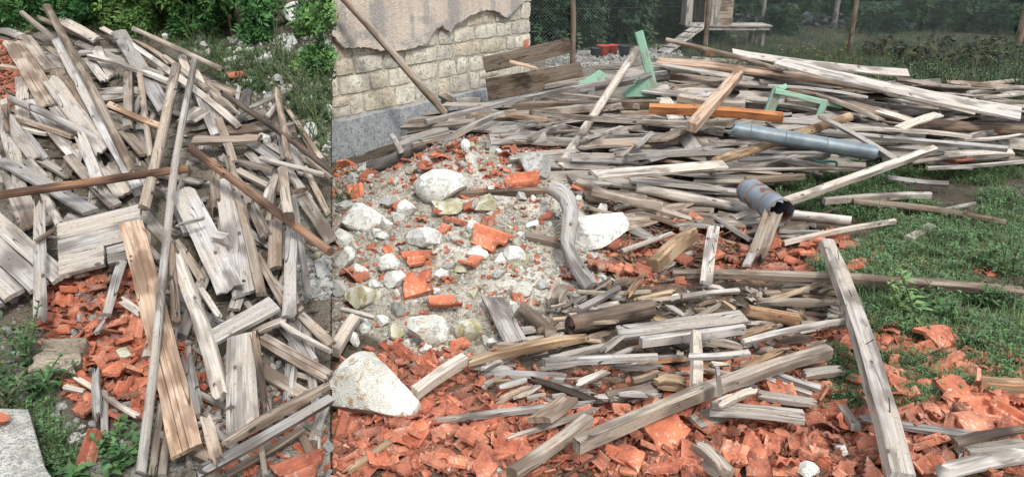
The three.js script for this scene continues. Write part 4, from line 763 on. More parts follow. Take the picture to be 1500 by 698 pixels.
{
  const d = 7.45;
  const g = bars([['upright', hitAt(961, 142, d), hitAt(936, 46, d + .02), 12, .035], ['cross_bar', hitAt(928, 142, d + .06), hitAt(968, 141, d + .02), 8, .05, V(0, 1, .3)]], 'green_woodwork', 'light green painted upright piece with shaped foot standing in the pile', 'woodwork');
  const s = new THREE.Shape([[0, 0], [.0, .045], [.05, .10], [.09, .11], [.12, .16], [.22, .175], [.27, .12], [.275, 0]].map(p => new THREE.Vector2(...p))), ft = part(g, 'shaped_foot', boxUV(new THREE.ExtrudeGeometry(s, { depth: .03, bevelSize: .004, bevelThickness: .004, bevelSegments: 1 }), .5), greenMat);
  ft.position.copy(hitAt(914, 141, d - .02).sub(g.position)); ft.rotation.y = .15;
  const g2 = new THREE.Shape([[0, 0], [.28, .0], [.33, .07], [.26, .13], [.1, .045]].map(p => new THREE.Vector2(...p))), pl = new THREE.Mesh(boxUV(new THREE.ExtrudeGeometry(g2, { depth: .02, bevelSize: .003, bevelThickness: .003, bevelSegments: 1 }), .5), greenMat); pl.position.copy(hitAt(844, 124, 7.7)); pl.rotation.set(-.4, .2, .12); thing(pl, 'green_board', 'light green broken board lying left of the leaning weathered pole', 'board', 'pieces of green painted wood');
  const q = 6.75; bars([['leg', hitAt(1127, 164, q), hitAt(1141, 127, q), 14, .04], ['rail', hitAt(1136, 133, q - .03), hitAt(1234, 156, q - .12), 8, .03], ['leg', hitAt(1208, 150, q - .1), hitAt(1196, 180, q - .12), 10, .035], ['stub', hitAt(1138, 132, q), hitAt(1152, 126, q + .05), 8, .03]], 'broken_chair', 'light green broken chair with rail and legs under the tan planks', 'chair');
  const hose = new THREE.Mesh(new THREE.TubeGeometry(new THREE.CatmullRomCurve3([[1188, 231, .14], [1200, 237, .12], [1214, 236, .13], [1226, 238, .12], [1224, 247, .08]].map(a => hit(...a))), 24, .009, 8), stdMat({ color: new THREE.Color().setRGB(.03, .16, .13), roughness: .5 })); thing(hose, 'strap', 'dark teal strap at the foot of the pile below the pipe', 'strap');
  const stub = lay([hitAt(1208, 232, 6.15), hitAt(1226, 224, 5.98)], 15, 'l', 'w', null, null, 9200, false); thing(stub, 'log_end', 'round sawn log end facing out below the pipe', 'log');
  const ty = new THREE.Group(), tp = hit(490, 234, 0, true); ty.position.copy(tp); part(ty, 'tyre', new THREE.TorusGeometry(.19, .035, 10, 36), stdMat({ color: new THREE.Color().setRGB(.06, .055, .05), roughness: .85 })); part(ty, 'disc', new THREE.CylinderGeometry(.17, .17, .02, 30).rotateX(Math.PI / 2), stdMat({ map: rustTex, color: new THREE.Color().setRGB(.5, .5, .5) })); ty.rotation.set(-.25, .75, 0); ty.position.y += .04; thing(ty, 'wheel', 'dark wheel half buried at the foot of the house plinth', 'wheel');
  for (const [x, y, w, h, label, nm] of [[780, 327, .085, .035, 'white paper scrap left of the gnarled branch', 'paper_scrap'], [989, 435, .06, .035, 'white paper scrap under the splinters', 'paper_scrap'], [520, 300, .05, .03, 'small white scrap between the stones at the mound edge', 'paper_scrap']]) { const m = new THREE.Mesh(boardGeo(w, h, .002, { seed: x, jagA: .01, jagB: .01, bow: .008, twist: .5 }), stdMat({ color: new THREE.Color().setRGB(.8, .83, .88) })); m.position.copy(hit(x, y, .05)); m.rotation.set(.5, .3, .05); thing(m, nm, label, 'paper', 'paper scraps in the rubble'); }
}

// ---------- stones ----------
const sampleIn = (poly, r, left) => { // even over the land, not the picture
  const w = poly.map(([x, y]) => hit(clamp(x, left ? 0 : 488, left ? 484 : 1500), clamp(y, 0, 698), 0, true)), xs = w.map(v => v.x), zs = w.map(v => v.z), x0 = Math.min(...xs), x1 = Math.max(...xs), z0 = Math.min(...zs), z1 = Math.max(...zs), H = left ? bankH : groundH;
  for (let i = 0; i < 400; i++) { const x = lerp(x0, x1, r()), z = lerp(z0, z1, r()), y = H(x, z), [px, py] = toPhoto(V(x, y, z)); if (inPoly(px, py, poly) && (left ? px < 484 : px > 488)) return V(x, y, z); } return null;
};
const tilt = (r, k) => new THREE.Quaternion().setFromEuler(new THREE.Euler((r() - .5) * k, r() * 6.28, (r() - .5) * k));
const smallRocks = [0, 1, 2, 3, 4, 5].map(i => rockGeo(600 + i, 1, .75, .85, { detail: 3, cuts: 11, deep: .38, rough: .03, uvs: 6 }));
function stone(px, py, w, h, mat, label, name = 'stone', o = {}) {
  const left = px < 486, p = hit(px, py + h * .38, 0, true), s = depthOf(p) / FOCAL, sx = w * s * .52, sy = h * s * (o.tall ?? .55), g = rockGeo(o.seed ?? px * 31 + py, sx, sy, (sx + sy) * .5 * (o.deep3 ?? 1), { detail: w > 50 ? 12 : 6, cuts: o.cuts ?? 10, deep: o.deep ?? .42, rough: o.rough ?? .035, uvs: .35 });
  const m = new THREE.Mesh(g, rockMat[mat]); m.position.set(p.x, p.y + sy * .5, p.z); m.rotation.set(0, o.turn ?? 0, o.tilt ?? 0); thing(m, name, label, 'stone', left ? 'stones of the bank' : 'stones of the rubble mound'); return m;
}
stone(865, 325, 108, 66, 'white', 'big white boulder behind the gnarled branch', 'boulder', { cuts: 12 });
stone(554, 556, 138, 116, 'ochre', 'large angular white stone with rusty stains at the lower seam', 'boulder', { cuts: 7, deep: .5, tall: .52, seed: 17739 });
stone(646, 266, 76, 52, 'white', 'rounded white stone behind the rotten brown beam', 'boulder', { cuts: 7, deep: .6 });
stone(655, 300, 74, 22, 'moss', 'mossy underside stone beneath the rotten brown beam');
stone(533, 308, 70, 48, 'white', 'pale rounded stone at the left of the mound');
const rocks = `598,304,34,30,white,small wedge stone right of the pale rounded stone
710,297,36,30,moss,mossy stone under the right part of the rotten beam
504,345,42,32,white,pale stone at the left edge of the mound
506,373,34,33,white,upright oval stone at the left edge of the mound
570,383,36,27,white,pale stone left of the flat tile in the mound
525,393,30,20,white,small pale stone below the oval one
583,404,40,35,white,squarish pale stone in the middle of the mound
645,400,32,25,white,white cube stone in the middle of the mound
529,431,50,42,moss,yellow mossy stone near the seam
624,475,70,52,ochre,cream angular stone above the short pale block beam
688,479,40,42,moss,mossy cream stone left of the propped lilac board
752,373,36,32,white,white stone left of the gnarled branch
622,346,62,30,white,flat white stone slab in the mound
692,331,22,22,white,small white stone above the flat tile strip
700,371,32,18,white,low white stone in the mound centre
765,423,32,23,ochre,cream stone below the white one at the branch
572,294,34,22,grey,grey stone behind the wedge stone
622,509,26,18,white,small rounded stone beside the block beam
597,500,16,14,white,little pale stone by the block beam
783,241,58,42,grey,grey tilted slab on the mound crest
583,449,22,36,grey,grey standing sliver stone near the mossy one
520,492,18,30,white,pale stone right of the seam timber
559,467,24,18,white,little white stone above the angular boulder
718,684,40,32,grey,grey stone on the tiles at the bottom edge
1183,686,34,26,white,white stone on the tiles at the bottom right of the stump
1233,655,20,22,white,small white stone left of the leaning plank foot
1372,552,32,15,white,white stone in the weeds right of the leaning plank
1465,600,14,18,white,little white stone near the ochre block
1410,660,40,22,white,white stone under the broad grey corner plank
1428,350,18,10,white,white stone in the grass above the long level beam
795,415,20,16,grey,grey stone below the branch foot
668,350,20,14,grey,grey pebble in the mound centre
730,400,26,15,grey,grey low stone right of the white cube
548,415,18,14,white,pale pebble left of the squarish stone
560,345,20,14,white,pale pebble in the sandy hollow
640,425,16,12,white,pebble below the white cube stone
1000,545,12,9,grey,grey pebble by the rotten stump end
505,300,26,20,grey,grey stone at the seam by the house
500,420,26,26,grey,grey stone at the seam left of the mossy stone
436,18,46,34,white,large white boulder at the top of the bank
429,60,22,26,grey,upright grey stone below the large bank boulder
353,63,13,10,white,small white stone under the bush
300,66,18,14,grey,grey stone left under the bush
243,52,10,16,white,pale upright stone at the bush foot
335,88,20,14,white,pale stone by the slim brown edge pole
385,85,20,18,white,pale stone in the weeds
452,100,26,14,white,flat pale stone among the weeds
438,92,14,10,white,small pale stone among the weeds
456,146,14,16,white,pale stone in the right weeds
455,190,20,26,white,pale angular stone below the right weeds
480,158,12,14,white,pale stone at the seam in the weeds
395,142,20,18,grey,grey stone behind the standing right pole
338,137,18,14,grey,grey stone by the charcoal plank
389,200,22,20,white,white stone under the dark slender pole
470,392,30,26,grey,grey stone at the stony right margin
448,378,14,12,grey,small grey stone at the stony right margin
478,410,14,16,grey,grey stone at the seam
455,415,20,12,grey,flat grey stone at the right margin
350,330,14,12,white,little white block on the wide pale board
262,490,18,22,grey,grey block in the gap left of the split trunk
286,470,14,12,ochre,cream block beside the split trunk
110,640,22,18,grey,grey stone in the dirt near the foundation
180,515,34,18,moss,mossy stone in the red tile rubble`;
for (const l of rocks.split('\n')) { const [x, y, w, h, m, label] = l.split(','); stone(+x, +y, +w, +h, m, label, 'stone', { turn: (+x % 7) * .4, tilt: ((+y % 5) - 2) * .08, cuts: 7 + +x % 5, deep: .4 + (+y % 4) * .05 }); }
{ // medium stones strewn over the mound and the bank
  const r = rng(640), rk = ['white', 'white', 'ochre', 'grey', 'moss'], word = { white: 'white', ochre: 'cream', grey: 'grey', moss: 'mossy' };
  for (const [n, poly, left, s0, s1] of [[150, MOUND, false, .02, .068], [26, [[330, 60], [484, 40], [484, 240], [400, 170], [330, 130]], true, .02, .05], [16, [[430, 360], [482, 370], [482, 440], [440, 440]], true, .02, .05], [14, [[60, 590], [230, 600], [480, 600], [480, 690], [110, 690]], true, .015, .035]]) for (let i = 0; i < n; i++) {
    const p = sampleIn(poly, r, left); if (!p || (left && toPhoto(p)[0] > 474) || (!left && toPhoto(p)[0] < 496)) continue; const k = rk[Math.floor(r() * rk.length)], s = lerp(s0, s1, Math.pow(r(), 1.4)), m = new THREE.Mesh(smallRocks[Math.floor(r() * 6)], rockMat[k]); m.position.copy(p); m.position.y += s * .3; m.quaternion.copy(tilt(r, 2)); m.scale.setScalar(s); thing(m, 'stone', (s > .034 ? 'fist sized ' : 'small ') + word[k] + ' broken stone ' + whereabouts(p), 'stone', left ? 'stones of the bank' : 'stones of the rubble mound');
  }
}
{ // white painted block on the cracked board, concrete slab, foundation corner
  const blk = lay([hit(314, 345, .2), hit(334, 350, .2)], 18, 'b', 'l', null, null, 9300, true, 'flat clean', .1); thing(blk, 'wood_block', 'pale wooden block fixed on the cracked whitish board', 'block');
  const conc = stdMat({ map: mottled(161, [[.50, .45, .38], [.66, .61, .54], [.42, .37, .30]], 7), bumpMap: rockBump, bumpScale: .02 });
  const p = hit(88, 522, .06), n = normalAt(p, bankH), s = depthOf(p) / FOCAL, x = V(1, .02, -.12); x.addScaledVector(n, -x.dot(n)).normalize(); const m = new THREE.Mesh(boardGeo(70 * s, 66 * s, .055, { seed: 9310, jagA: .03, jagB: .03, wob: .02, rel: .012, cols: 10, secs: 9 }), conc); m.position.copy(p); m.quaternion.copy(orient(x, n.clone(), x.clone().cross(n))); m.rotateX(.18); thing(m, 'concrete_slab', 'brown concrete slab lying on the red tile rubble', 'slab');
  const fp = [[-60, 572], [30, 580], [44, 630], [57, 677], [73, 699], [100, 745], [-90, 745]].map(q => hit(q[0], q[1], .22)), sh = new THREE.Shape(fp.map(v => new THREE.Vector2(v.x, -v.z))), g = new THREE.ExtrudeGeometry(sh, { depth: .4, bevelEnabled: true, bevelSize: .012, bevelThickness: .012, bevelSegments: 2 }); g.rotateX(-Math.PI / 2);
  const c0 = fp[1]; g.translate(-c0.x, -.4, -c0.z); const fo = new THREE.Mesh(boxUV(g, .5), stdMat({ map: mottled(163, [[.60, .585, .54], [.76, .745, .705], [.50, .50, .50]], 16, 4, 1.2), bumpMap: rockBump, bumpScale: .02 })); fo.position.set(c0.x, .2, c0.z); thing(fo, 'concrete_foundation', 'concrete foundation corner at the bottom left', 'foundation');
  const bk = new THREE.Mesh(rockGeo(9320, .06, .035, .04, { cuts: 6, deep: .5 }), tileMat[1]); const bp = hitAt(6, 662, 2.25); bk.position.set(bp.x, .24, bp.z); thing(bk, 'brick_lump', 'orange brick lump lying on the concrete foundation corner', 'brick');
}

// ---------- broken tiles ----------
const tileGeos = []; for (let i = 0; i < 14; i++) {
  const r = rng(5000 + i), L = .08 + r() * .075, W = .065 + r() * .055, kind = i % 4;
  const prof = kind === 0 ? q => .022 * Math.cos(q * 2.6) : kind === 1 ? q => (Math.abs(q - .18) < .12 ? .02 : 0) + (Math.abs(q + .32) < .09 ? .016 : 0) : kind === 2 ? q => .03 * q * q * 4 * .5 + (q > .3 ? .022 : 0) : q => .007 * Math.cos(q * 19);
  tileGeos.push(boardGeo(L, W, .011 + r() * .008, { seed: 5100 + i, cols: kind === 3 ? 12 : 8, secs: 3, jagA: .014, jagB: .014, slantA: (r() - .5) * 1.1, slantB: (r() - .5) * 1.1, wob: .005, prof, rel: .0015, taper: .75 + r() * .5 }));
  boxUV(tileGeos[i], .22); tileGeos[i].parameters = L;
}
const REDL = [[62, 402], [210, 405], [228, 470], [232, 610], [120, 615], [75, 545], [60, 470]], REDL2 = [[0, 60], [40, 80], [42, 150], [0, 170]];
function tilesIn(n, seed, poly, left, sc, lift, label) {
  const r = rng(seed); for (let i = 0; i < n; i++) { const p = sampleIn(poly, r, left); if (!p) continue; const gi = Math.floor(r() * tileGeos.length), mi = Math.floor(r() * tileMat.length), m = new THREE.Mesh(tileGeos[gi], tileMat[mi]); m.position.copy(p); m.position.y += lift[0] + r() * (lift[1] - lift[0]); m.quaternion.copy(tilt(r, 1.15)); m.scale.setScalar(lerp(sc[0], sc[1], r())); const [px] = toPhoto(p); if (!left && px < 500) m.scale.multiplyScalar(.7); const sz = m.scale.x * tileGeos[gi].parameters; thing(m, 'roof_tile_fragment', (sz > .145 ? 'large ' : sz < .1 ? 'small ' : '') + ['red', 'orange', 'dull brown', 'dark red', 'dusty pink', 'grey', 'pale red', 'blackened'][mi] + ' ' + ['curved', 'ridged', 'hollowed', 'grooved'][gi % 4] + ' ' + label + ' ' + whereabouts(p), 'tile fragment', 'broken roof tiles'); }
}
const BED = [[486, 610], [600, 590], [760, 600], [870, 610], [1010, 600], [1200, 560], [1290, 520], [1420, 520], [1500, 560], [1500, 698], [486, 698]];
tilesIn(200, 21, BED, false, [.55, 1.0], [.01, .04], 'tile fragment');
tilesIn(45, 22, TILES2, false, [.7, 1.2], [.01, .05], 'tile fragment');
tilesIn(34, 23, MOUND, false, [.6, 1.15], [.01, .03], 'tile fragment');
tilesIn(36, 24, REDL, true, [.55, 1], [.01, .04], 'tile fragment');
for (const [x, y, gi, sc, mi, rx, ry, label] of [[607, 419, 0, 1.5, 1, .5, .35, 'curved orange tile piece in the middle of the mound'], [610, 379, 5, 1.2, 1, .3, .1, 'flat ribbed tile piece above the curved one'], [716, 350, 9, 1.5, 1, .4, -.5, 'long orange tile strip on the mound'], [765, 262, 3, 1.6, 1, .4, .2, 'orange ribbed tile piece on the mound crest'], [650, 445, 2, 1.2, 1, .2, .1, 'thin orange tile piece above the cream angular stone'], [690, 385, 6, 1, 0, .2, -.3, 'dull red tile piece right of the white cube'], [520, 590, 0, 1.5, 0, .3, .2, 'broad curved red tile at the lower seam'], [970, 630, 4, 1.6, 1, .6, .9, 'large ribbed orange tile below the diagonal beam'], [1373, 495, 8, 1.4, 0, .4, .2, 'broad red tile piece at the grass edge'], [1395, 575, 4, 1.3, 3, .3, .4, 'dusty brown tile piece right of the tall leaning plank'], [1420, 620, 12, 1.2, 4, .1, .1, 'smooth pinkish tile piece near the ochre block'], [1445, 600, 11, 1.3, 1, .2, 0, 'red tile piece left of the ochre block'], [1480, 610, 1, 1.2, 1, .7, -.6, 'orange brick piece below the ochre block'], [345, 110, 1, .8, 3, .3, .2, 'single red tile piece lying in the weeds of the bank'], [440, 688, 5, 1.3, 2, .5, .4, 'ribbed red tile at the bottom right of the left heap'], [1040, 80, 7, 1.8, 1, 1.1, .2, 'upright red tile piece behind the tan pole on the stack'], [1012, 130, 3, 1.4, 0, .6, .3, 'red tile piece under the long tan plank'], [1405, 234, 10, 1.4, 3, .5, .1, 'brown brick piece at the right foot of the pile'], [133, 655, 1, 1, 2, .9, 1.4, 'small upright red tile in the dirt of the bank foot']]) {
  const p = hit(x, y, .04), m = new THREE.Mesh(tileGeos[gi], tileMat[mi]); m.position.copy(p); m.rotation.set(rx, ry, 0); m.scale.setScalar(sc); thing(m, 'roof_tile_fragment', label, 'tile fragment', 'broken roof tiles');
}
function scatter(name, label, cat, geos, mats, n, seed, polys, left, size, sink, flat = 3, H = null) {
  const r = rng(seed), M = new THREE.Matrix4(), list = geos.map(() => []);
  for (let i = 0; i < n; i++) { const p = sampleIn(polys[i % polys.length], r, left); if (!p) continue; const s = lerp(size[0], size[1], Math.pow(r(), 2.2)); p.y += s * sink * (r() * 1.2 - .2); list[i % geos.length].push(M.clone().compose(p, tilt(r, flat), V(s, s * (.7 + .5 * r()), s))); }
  geos.forEach((g, k) => { if (!list[k].length) return; const im = new THREE.InstancedMesh(g, mats[k % mats.length], list[k].length), c = new THREE.Color(); list[k].forEach((m, i) => { im.setMatrixAt(i, m); const b = .75 + .45 * r(); im.setColorAt(i, c.setRGB(b, b, b)); }); stuff(im, name, label, cat); });
}
scatter('tile_rubble', 'small broken tile pieces filling the tile scatter', 'tile rubble', tileGeos.slice(0, 8), tileMat, 3200, 31, [TILES, BED, TILES], false, [.25, .75], .02, 1.5);
scatter('tile_rubble', 'small broken tile pieces on the mound and behind', 'tile rubble', tileGeos.slice(8, 12), tileMat, 1000, 32, [TILES2, MOUND, [[860, 260], [1000, 280], [1060, 330], [880, 340]], [[560, 235], [700, 196], [830, 215], [860, 270], [700, 290], [600, 270]], [[1300, 380], [1440, 360], [1460, 420], [1330, 410]]], false, [.25, .6], .02, 1.5);
scatter('tile_rubble', 'small broken tile pieces in the left heap', 'tile rubble', tileGeos.slice(4, 8), tileMat, 900, 33, [REDL, REDL, REDL2, [[225, 480], [300, 520], [480, 600], [480, 690], [300, 690]]], true, [.25, .7], .02, 1.5);
const chips = [boardGeo(.09, .016, .008, { seed: 1, jagA: .02, jagB: .03, secs: 3, cols: 3 }), boardGeo(.14, .022, .01, { seed: 2, jagA: .03, jagB: .03, secs: 3, cols: 3 }), boardGeo(.06, .026, .008, { seed: 3, jagA: .02, jagB: .02, secs: 3, cols: 3 }), boardGeo(.2, .014, .01, { seed: 4, jagA: .03, jagB: .05, secs: 3, cols: 3 })];
scatter('wood_chips', 'splinters and wood chips strewn between the boards', 'wood chips', chips, [wood.g[0], wood.y[1], wood.w[0], wood.b[0]], 900, 38, [[[700, 500], [830, 420], [960, 400], [1240, 440], [1200, 540], [1060, 600], [900, 610], [700, 580]], [[870, 270], [1100, 300], [1200, 340], [1000, 420], [860, 430]]], false, [.5, 1.3], .02, .9);
scatter('wood_chips', 'splinters and wood chips in the left heap', 'wood chips', chips, [wood.g[0], wood.g[1], wood.w[0], wood.b[0]], 500, 39, [HEAPL], true, [.5, 1.3], .02, .9);
scatter('gravel', 'pale crushed mortar and gravel on the rubble mound', 'gravel', smallRocks.slice(0, 3), [rockMat.white, rockMat.white, rockMat.ochre], 9000, 34, [MOUND], false, [.003, .019], .4);
scatter('brick_crumbs', 'red brick crumbs over the rubble', 'brick crumbs', smallRocks.slice(3, 5), [tileMat[0], tileMat[3]], 3600, 35, [MOUND, TILES, TILES2, TILES], false, [.004, .022], .4);
scatter('gravel', 'grey stones and grit on the bank', 'gravel', smallRocks.slice(1, 4), [rockMat.white, rockMat.grey, rockMat.grey], 3800, 36, [[[330, 60], [484, 40], [484, 240], [400, 170], [330, 130]], [[430, 360], [484, 370], [484, 440], [440, 440]], [[0, 400], [230, 400], [484, 560], [484, 698], [0, 698]]], true, [.003, .026], .4);
scatter('gravel', 'grey gravel patch behind the house by the fence', 'gravel', smallRocks.slice(0, 1), [rockMat.grey], 2500, 37, [[[800, 66], [990, 66], [1000, 82], [850, 100], [800, 100]]], false, [.02, .05], .3);

// ---------- plants ----------
const leafMat = stdMat({ vertexColors: true, side: THREE.DoubleSide, roughness: .7 });
class Leaves {
  constructor() { this.p = []; this.i = []; this.c = []; }
  leaf(b, dir, up, L, W, col, fold = .25) { // a leaf folded along its midrib
    const s = dir.clone().cross(up).normalize(), n = s.clone().cross(dir).normalize(), k = this.p.length / 3, m = b.clone().addScaledVector(dir, L * .45), t = b.clone().addScaledVector(dir, L).addScaledVector(n, -L * .18);
    const l = m.clone().addScaledVector(s, W / 2).addScaledVector(n, W * fold), r = m.clone().addScaledVector(s, -W / 2).addScaledVector(n, W * fold);
    for (const v of [b, l, m, r, t]) this.p.push(v.x, v.y, v.z); for (let q = 0; q < 5; q++) this.c.push(...col); this.i.push(k, k + 2, k + 1, k, k + 3, k + 2, k + 1, k + 2, k + 4, k + 2, k + 3, k + 4);
  }
  blade(b, dir, L, W, col, droop = .4) { const s = V(dir.z, 0, -dir.x); if (s.lengthSq() < 1e-6) s.set(1, 0, 0); s.normalize(); const k = this.p.length / 3, q = []; for (let j = 0; j < 3; j++) { const t = j / 3, c = b.clone().addScaledVector(dir, L * t); c.y -= L * droop * t * t; const w = W * (1 - t * .6) / 2; q.push(c.clone().addScaledVector(s, w), c.clone().addScaledVector(s, -w)); } const e = b.clone().addScaledVector(dir, L); e.y -= L * droop; q.push(e); for (const v of q) { this.p.push(v.x, v.y, v.z); this.c.push(...col); } this.i.push(k, k + 1, k + 2, k + 1, k + 3, k + 2, k + 2, k + 3, k + 4, k + 3, k + 5, k + 4, k + 4, k + 5, k + 6); }
  geo() { return geom(this.p, this.i, null, this.c); }
}
const rdir = r => V(r() - .5, r() - .5, r() - .5).normalize();
const green = (r, a, b) => { const t = r(), v = .75 + .5 * r(); return mix3(a, b, t).map(x => x * v); };
function bush(x, y, z, rx, ry, rz, twigs, leaf, seed, cols, keep, name, label, group, low = false) {
  const r = rng(seed), lv = new Leaves(), g = new THREE.Group(); g.position.set(x, y, z);
  const clumps = []; for (let i = 0; i < 26; i++) { const d = rdir(r); d.y = Math.abs(d.y) * 1.35 - .35; const k = .45 + .45 * r(); clumps.push([V(d.x * rx * k, low ? ry * (.06 + .84 * r()) : ry * (.45 + d.y * .55 * (k + .1)), d.z * rz * k), .22 + .2 * r(), .6 + .8 * r()]); }
  for (let i = 0; i < twigs; i++) {
    const [c, s, tint] = clumps[i % clumps.length], d = rdir(r), q = Math.pow(r(), .5) * s, p = c.clone().add(V(d.x * rx * q, d.y * ry * q * .9, d.z * rz * q)); if (p.y < .02) p.y = .02 + r() * .1;
    const out = p.clone().sub(V(0, ry * .35, 0)).normalize().multiplyScalar(.8).add(rdir(r)).normalize(), col = green(r, ...cols).map((x, k) => x * (k === 0 ? tint * tint : tint)), n = 5 + Math.floor(r() * 4), st = leaf * .42, side = out.clone().cross(rdir(r)).normalize(), up = side.clone().cross(out).normalize();
    if (keep && !keep(p.clone().add(g.position).addScaledVector(out, leaf * 2))) continue;
    for (let k = 0; k < n; k++) { const b = p.clone().addScaledVector(out, st * (k >> 1)); b.y -= .08 * leaf * k * k * .3; const dr = k === n - 1 ? out.clone() : out.clone().multiplyScalar(.55).addScaledVector(side, k % 2 ? 1 : -1).normalize(); dr.y -= .25; lv.leaf(b, dr.normalize(), up, leaf * (.8 + .4 * r()), leaf * .42, col); }
  }
  part(g, 'crown', lv.geo(), leafMat);
  for (let i = 0; i < 3; i++) { const c = clumps[i * 5][0]; part(g, 'trunk', poleGeo([V((i - 1) * rx * .08, -.1, 0), V(c.x * .4, ry * .3, c.z * .4), c.clone()], .022 * ry, .006 * ry, { seed: seed + i, sides: 6 }), wood.b[1]); }
  thing(g, name, label, 'bush', group); return g;
}
const keepBank = p => toPhoto(p)[0] < 482, elder = [[.045, .12, .028], [.095, .22, .05]], olive = [[.05, .085, .03], [.10, .14, .055]], deepG = [[.022, .055, .022], [.05, .105, .04]];
{
  const at = (px, py, lift = 0) => hit(px, py, lift);
  const B = (px, py, rx, ry, rz, n, lf, seed, label, cols = elder) => { const p = at(px, py); bush(p.x, p.y - .05, p.z - rz * .6, rx, ry, rz, n, lf, seed, cols, keepBank, 'leafy_bush', label, 'bushes on top of the bank'); };
  B(330, 68, .36, .75, .45, 2300, .05, 301, 'largest bright green bush on top of the bank');
  B(250, 56, .42, .6, .4, 1500, .05, 302, 'green bush behind the slim brown edge pole');
  B(165, 42, .5, .55, .35, 1500, .05, 303, 'green bush behind the tops of the pale boards');
  B(55, 34, .5, .5, .35, 1300, .045, 304, 'low green bush at the top left corner');
  B(5, 44, .3, .3, .25, 600, .04, 305, 'small green bush left of the tall mottled pole');
  B(470, 62, .25, .38, .25, 600, .045, 306, 'green bush beside the upright grey stone at the seam');
  B(474, 112, .2, .26, .2, 480, .04, 307, 'small leafy bush at the seam among the weeds');
}
// slender weeds: feathery or leafy, with stems
function weed(px, py, h, n, seed, { leaf = .03, w = .3, spread = .5, cols = olive, dens = 26, flower = false, name = 'weed', label, group, left = px < 486, lift = 0, wide = 0, lean = 0 }) {
  const r = rng(seed), o = hit(px, py, lift, true), lv = new Leaves(), g = new THREE.Group(), stems = []; g.position.copy(o);
  for (let s = 0; s < n; s++) {
    const a = r() * 6.28, sp = spread * (.3 + r()), hh = h * (.6 + .5 * r()), base = V((r() - .5) * wide, -.02, (r() - .5) * wide), tip = base.clone().add(V(Math.cos(a) * sp * hh + lean * hh, hh, Math.sin(a) * sp * hh)), mid = base.clone().lerp(tip, .5).add(V(-Math.cos(a) * sp * hh * .12, hh * .06, 0)), cv = new THREE.CatmullRomCurve3([base, mid, tip]);
    if (left && !keepBank(tip.clone().add(o))) continue;
    stems.push(new THREE.TubeGeometry(cv, 5, .0022 + h * .003, 4)); const col = green(r, ...cols);
    for (let k = 0; k < dens; k++) { const t = .12 + .88 * k / dens, b = cv.getPoint(t), d = rdir(r); d.y = d.y * .5 + .45; d.normalize(); const lf = leaf * (1.15 - .6 * t) * (.7 + .6 * r()); if (left && toPhoto(b.clone().add(o).addScaledVector(d, lf))[0] > 484) continue; lv.leaf(b, d, V(0, 1, .01), lf, lf * w, col.map(x => x * (.85 + .3 * r())), .15); }
    if (flower) for (let k = 0; k < 26; k++) { const b = cv.getPoint(1).add(V((r() - .5) * .02, r() * .07 - .02, (r() - .5) * .02)), d = rdir(r); d.y = Math.abs(d.y); lv.leaf(b, d, V(0, 1, .01), .016, .008, [.22, .26, .08]); }
  }
  if (!stems.length) return; part(g, 'stem', mergeGeometries(stems), stdMat({ color: new THREE.Color().setRGB(.10, .13, .05) })); part(g, 'leaves', lv.geo(), leafMat); thing(g, name, label, 'weed', group);
}
const silver = [[.12, .18, .1], [.2, .26, .15]], lush = [[.04, .10, .03], [.08, .17, .05]];
const bankWeeds = [[285, 62, .22], [300, 70, .14], [318, 84, .14], [352, 108, .16], [372, 100, .2], [395, 112, .2], [420, 118, .26], [438, 140, .26], [455, 165, .28], [470, 190, .24], [410, 88, .22], [446, 122, .2], [476, 140, .2], [462, 205, .16], [340, 120, .12], [430, 165, .2], [480, 172, .18], [405, 145, .16], [380, 132, .14], [448, 180, .22]];
bankWeeds.forEach(([x, y, h], i) => weed(x, y, h, 11, 400 + i, { leaf: .028, w: .22, spread: .55, cols: i % 3 ? silver : olive, dens: 30, wide: .1, name: 'grey_green_weed', label: (h > .21 ? 'tall ' : h < .15 ? 'low ' : '') + (i % 3 ? 'silvery' : 'olive') + ' feathery weed ' + whereabouts(x, y), group: 'feathery weeds on the bank' }));
weed(404, 72, .3, 3, 440, { leaf: .014, w: .3, spread: .15, cols: [[.22, .26, .1], [.3, .32, .14]], dens: 40, label: 'tall pale seed stalks below the largest bush' });
weed(478, 108, .26, 3, 441, { leaf: .014, w: .3, spread: .15, cols: [[.22, .26, .1], [.3, .32, .14]], dens: 40, label: 'tall pale seed stalks at the seam' });
weed(20, 560, .32, 8, 450, { leaf: .045, w: .5, spread: .5, cols: lush, dens: 26, wide: .1, label: 'leafy green weed left of the brown concrete slab' });
weed(34, 520, .26, 4, 451, { leaf: .04, w: .5, spread: .35, cols: olive, dens: 24, wide: .05, label: 'upright weed beside the diagonal plank panel' });
weed(62, 580, .18, 7, 452, { leaf: .045, w: .55, spread: .8, cols: lush, dens: 18, wide: .08, label: 'spreading leafy weed below the brown concrete slab' });
weed(5, 600, .22, 6, 453, { leaf: .035, w: .45, spread: .6, cols: olive, dens: 22, wide: .08, label: 'leafy weed at the left edge behind the foundation corner' });
weed(100, 694, .09, 5, 454, { leaf: .055, w: .7, spread: .9, cols: lush, dens: 9, wide: .08, label: 'broad leaved seedling right of the foundation corner' });
weed(185, 680, .13, 8, 455, { leaf: .05, w: .65, spread: .8, cols: lush, dens: 12, wide: .16, label: 'broad leaved green plant at the bottom under the long pole' });
weed(165, 655, .12, 6, 457, { leaf: .04, w: .6, spread: .8, cols: lush, dens: 12, wide: .12, label: 'low green plant beside the narrow boards at the bottom' });
weed(82, 256, .08, 4, 456, { leaf: .022, w: .4, spread: .9, cols: lush, dens: 16, wide: .06, label: 'small green weed in the gap above the lower plank panel' });
